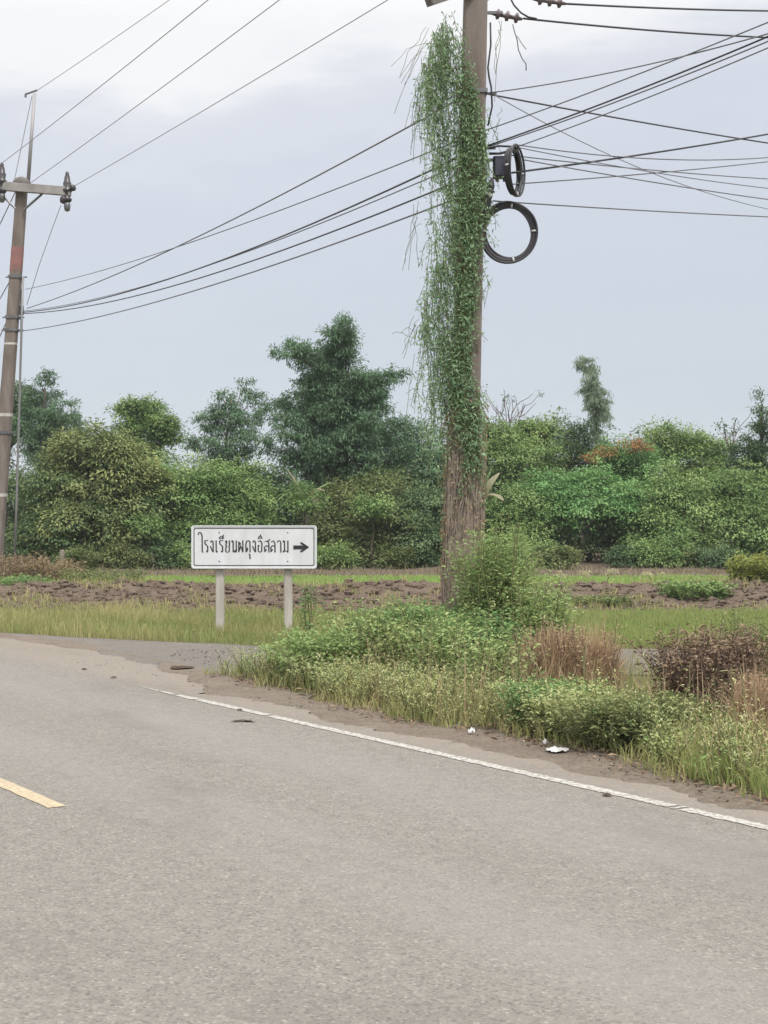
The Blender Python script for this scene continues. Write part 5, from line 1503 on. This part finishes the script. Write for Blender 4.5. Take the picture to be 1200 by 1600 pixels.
dry_tuft('reddish brown dry grass standing right of the green thicket', 858, 1092, 0.27, 0.25, 1400, 0.82, 601)
dry_tuft('wide reddish dry grass clump left of the bare grey patch', 922, 1090, 0.28, 0.3, 1500, 0.78, 602)
dry_tuft('tall dry reddish grass at the right frame edge before the dead shrub', 1182, 1158, 0.16, 0.25, 900, 0.58, 603)
dry_tuft('short dry grass at the foot of the dark dead shrub', 1060, 1120, 0.3, 0.25, 700, 0.36, 604)
dry_tuft('thin dry stalks behind the dead shrub near the right edge', 1150, 1062, 0.6, 0.3, 700, 0.62, 605)
X, Y, u, v = scatter(9000, 2.0, 4.2, 9, 12.6, lambda X, Y, u, v: (v > front(u) - 0.05) & (v < front(u) + 0.8) & (X > 2.0))
n = len(X)
grass_obj('lush_grass', np.stack([X, Y, Z0(X)], 1), rng.uniform(0.08, 0.30, n), rng.uniform(0.006, 0.011, n), rng.uniform(0.2, 0.8, n), 'grass_fresh', rng, np.clip(rng.random(n) ** 2, 0, 1), 'fresh bright green grass at the shoulder in the lower right corner', 'grass')

# debris: dead leaves and twigs on the shoulder edge
rng = np.random.default_rng(44)
X, Y, u, v = scatter(30000, -2, 5, 7, 16.5, lambda X, Y, u, v: (v > front(u) - 0.42) & (v < front(u) + 0.25) & (u < 7) & (u > -4))
k = (rng.random(len(X)) < np.clip(1 - abs(v - front(u) + 0.02) / 0.35, 0, 1) * np.clip(0.45 + 0.9 * patch_noise(X, Y, 2.2, 5) + np.where(u < 1.2, 0.4, 0), 0, 1))
X, Y = X[k], Y[k]; n = len(X)
v_, f_ = leaf_arrays(np.stack([X, Y, np.full(n, 0.004)], 1) + np.abs(rng.normal(size=(n, 3))) * [0, 0, 0.012], rng.normal(size=(n, 3)) * [1, 1, 0.25], np.array([0, 0, 1.0]) + rng.normal(size=(n, 3)) * 0.5, rng.uniform(0.025, 0.09, n), rng.uniform(0.008, 0.03, n))
link('leaf_litter', raw_mesh('leaf_litter', v_, f_, np.repeat(rng.random(n) ** 2, 4)), M['dead_leaf'], None, None, 'dark dead leaves gathered along the edge of the dirt shoulder', 'leaf litter', None, 'stuff')
# loose pebbles on shoulder and gravel
mb = MB()
for _ in range(2600):
    if rng.random() < 0.5:
        uu = rng.uniform(-3, 9); vv2 = rng.uniform(0.4, 1.2); x, y = road(uu, vv2)
        if patch_noise(x, y, 2.0, 4) < rng.random() * 0.8: continue
    else:
        x, y = rng.uniform(-2.6, 0.2), rng.uniform(17.0, 19.6)
        if road_v(x, y) < 1.55: continue
    s = 0.003 + 0.011 * rng.random() ** 3
    mb.add(np.array([x, y, s * 0.2 + 0.0]) + ico[[0, 1, 3, 5, 11]] * s * np.array([1.2, 1, 0.6]), [(0, 1, 2), (0, 2, 3), (0, 3, 1), (4, 2, 1), (4, 3, 2), (4, 1, 3)])
link('pebbles', mb.mesh('pebbles'), M['gravel'], None, None, 'small loose stones on the dirt shoulder and gravel turn-off', 'pebbles', None, 'stuff')


def scrap(lab, px, py, size, mat, seed, flat=0.3, name='plastic_scrap', cat='litter'):
    """crumpled sheet lying on the ground"""
    rg = np.random.default_rng(seed); c = G(px, py, 0.004)
    n = 9; V_ = []
    for i in range(n):
        for j in range(n):
            x, y = (i / (n - 1) - 0.5), (j / (n - 1) - 0.5)
            V_.append((x * size[0] * (1 + 0.25 * math.sin(5 * y + seed)), y * size[1] * (1 + 0.3 * math.cos(4 * x + seed)), max(0.003, size[2] * (0.5 - x * x - y * y) * 1.6 + rg.normal() * size[2] * flat)))
    mb = MB(); mb.add(np.array(V_), [(i * n + j, i * n + j + 1, (i + 1) * n + j + 1, (i + 1) * n + j) for i in range(n - 1) for j in range(n - 1)])
    return link(name, mb.mesh(name, (0, 0, 0), True), M[mat], None, tuple(c), lab, cat)


scrap('crumpled white plastic bag lying at the foot of the weeds', 872, 1173, (0.15, 0.13, 0.025), 'white_litter', 1)
scrap('small white scrap by the weeds left of the plastic bag', 737, 1145, (0.045, 0.05, 0.035), 'white_litter', 2)
scrap('small grey-white scrap against the weeds just above the plastic bag', 852, 1163, (0.04, 0.04, 0.035), 'white_litter', 6)
for i, (px, py, sx, lab) in enumerate(((380, 1127, 0.17, 'dark flattened leaf on the asphalt below the start of the white line'), (948, 1243, 0.05, 'small black crumb on the asphalt beside the white line'), (490, 1063, 0.0, ''), (132, 1046, 0.05, 'tiny dark crumb on the far lane at the left'),
                                       (285, 1043, 0.22, 'dark strip of debris at the asphalt edge of the turn-off'), (178, 1059, 0.05, 'tiny dark crumb on the asphalt left of the turn-off'), (375, 1110, 0.04, 'dark speck above the flattened leaf by the white line'))):
    if sx:
        scrap(lab, px, py, (sx, sx * (1.1 if i else 0.5), 0.012), 'dark_litter', 10 + i, 0.5, 'road_debris', 'debris')
for i, (a, b, r, lab) in enumerate((((868, 1054), (930, 1060), 0.008, 'pale dead stick lying in the dry reddish grass'), ((1090, 1108), (1116, 1110), 0.01, 'pale stick lying under the dark dead shrub'),
                                    ((995, 1030), (1022, 1058), 0.012, 'dark fallen branch on the bare grey patch'), ((1050, 1081), (1085, 1103), 0.008, 'thin bent twig in front of the dead shrub'))):
    A, B = G(*a, 0.06), G(*b, 0.04); rg = np.random.default_rng(i)
    t = np.linspace(0, 1, 6)[:, None]; pts = A + (B - A) * t + rg.normal(size=(6, 3)) * 0.012; pts[:, 2] += 0.05 * i % 0.1
    mb = MB(); mb.tube(pts - A, np.linspace(r, r * 0.6, 6), 5)
    link('stick', mb.mesh('stick', (0, 0, 0), True), M['twig' if i == 2 else 'pale_bark'], None, tuple(A), lab, 'stick')
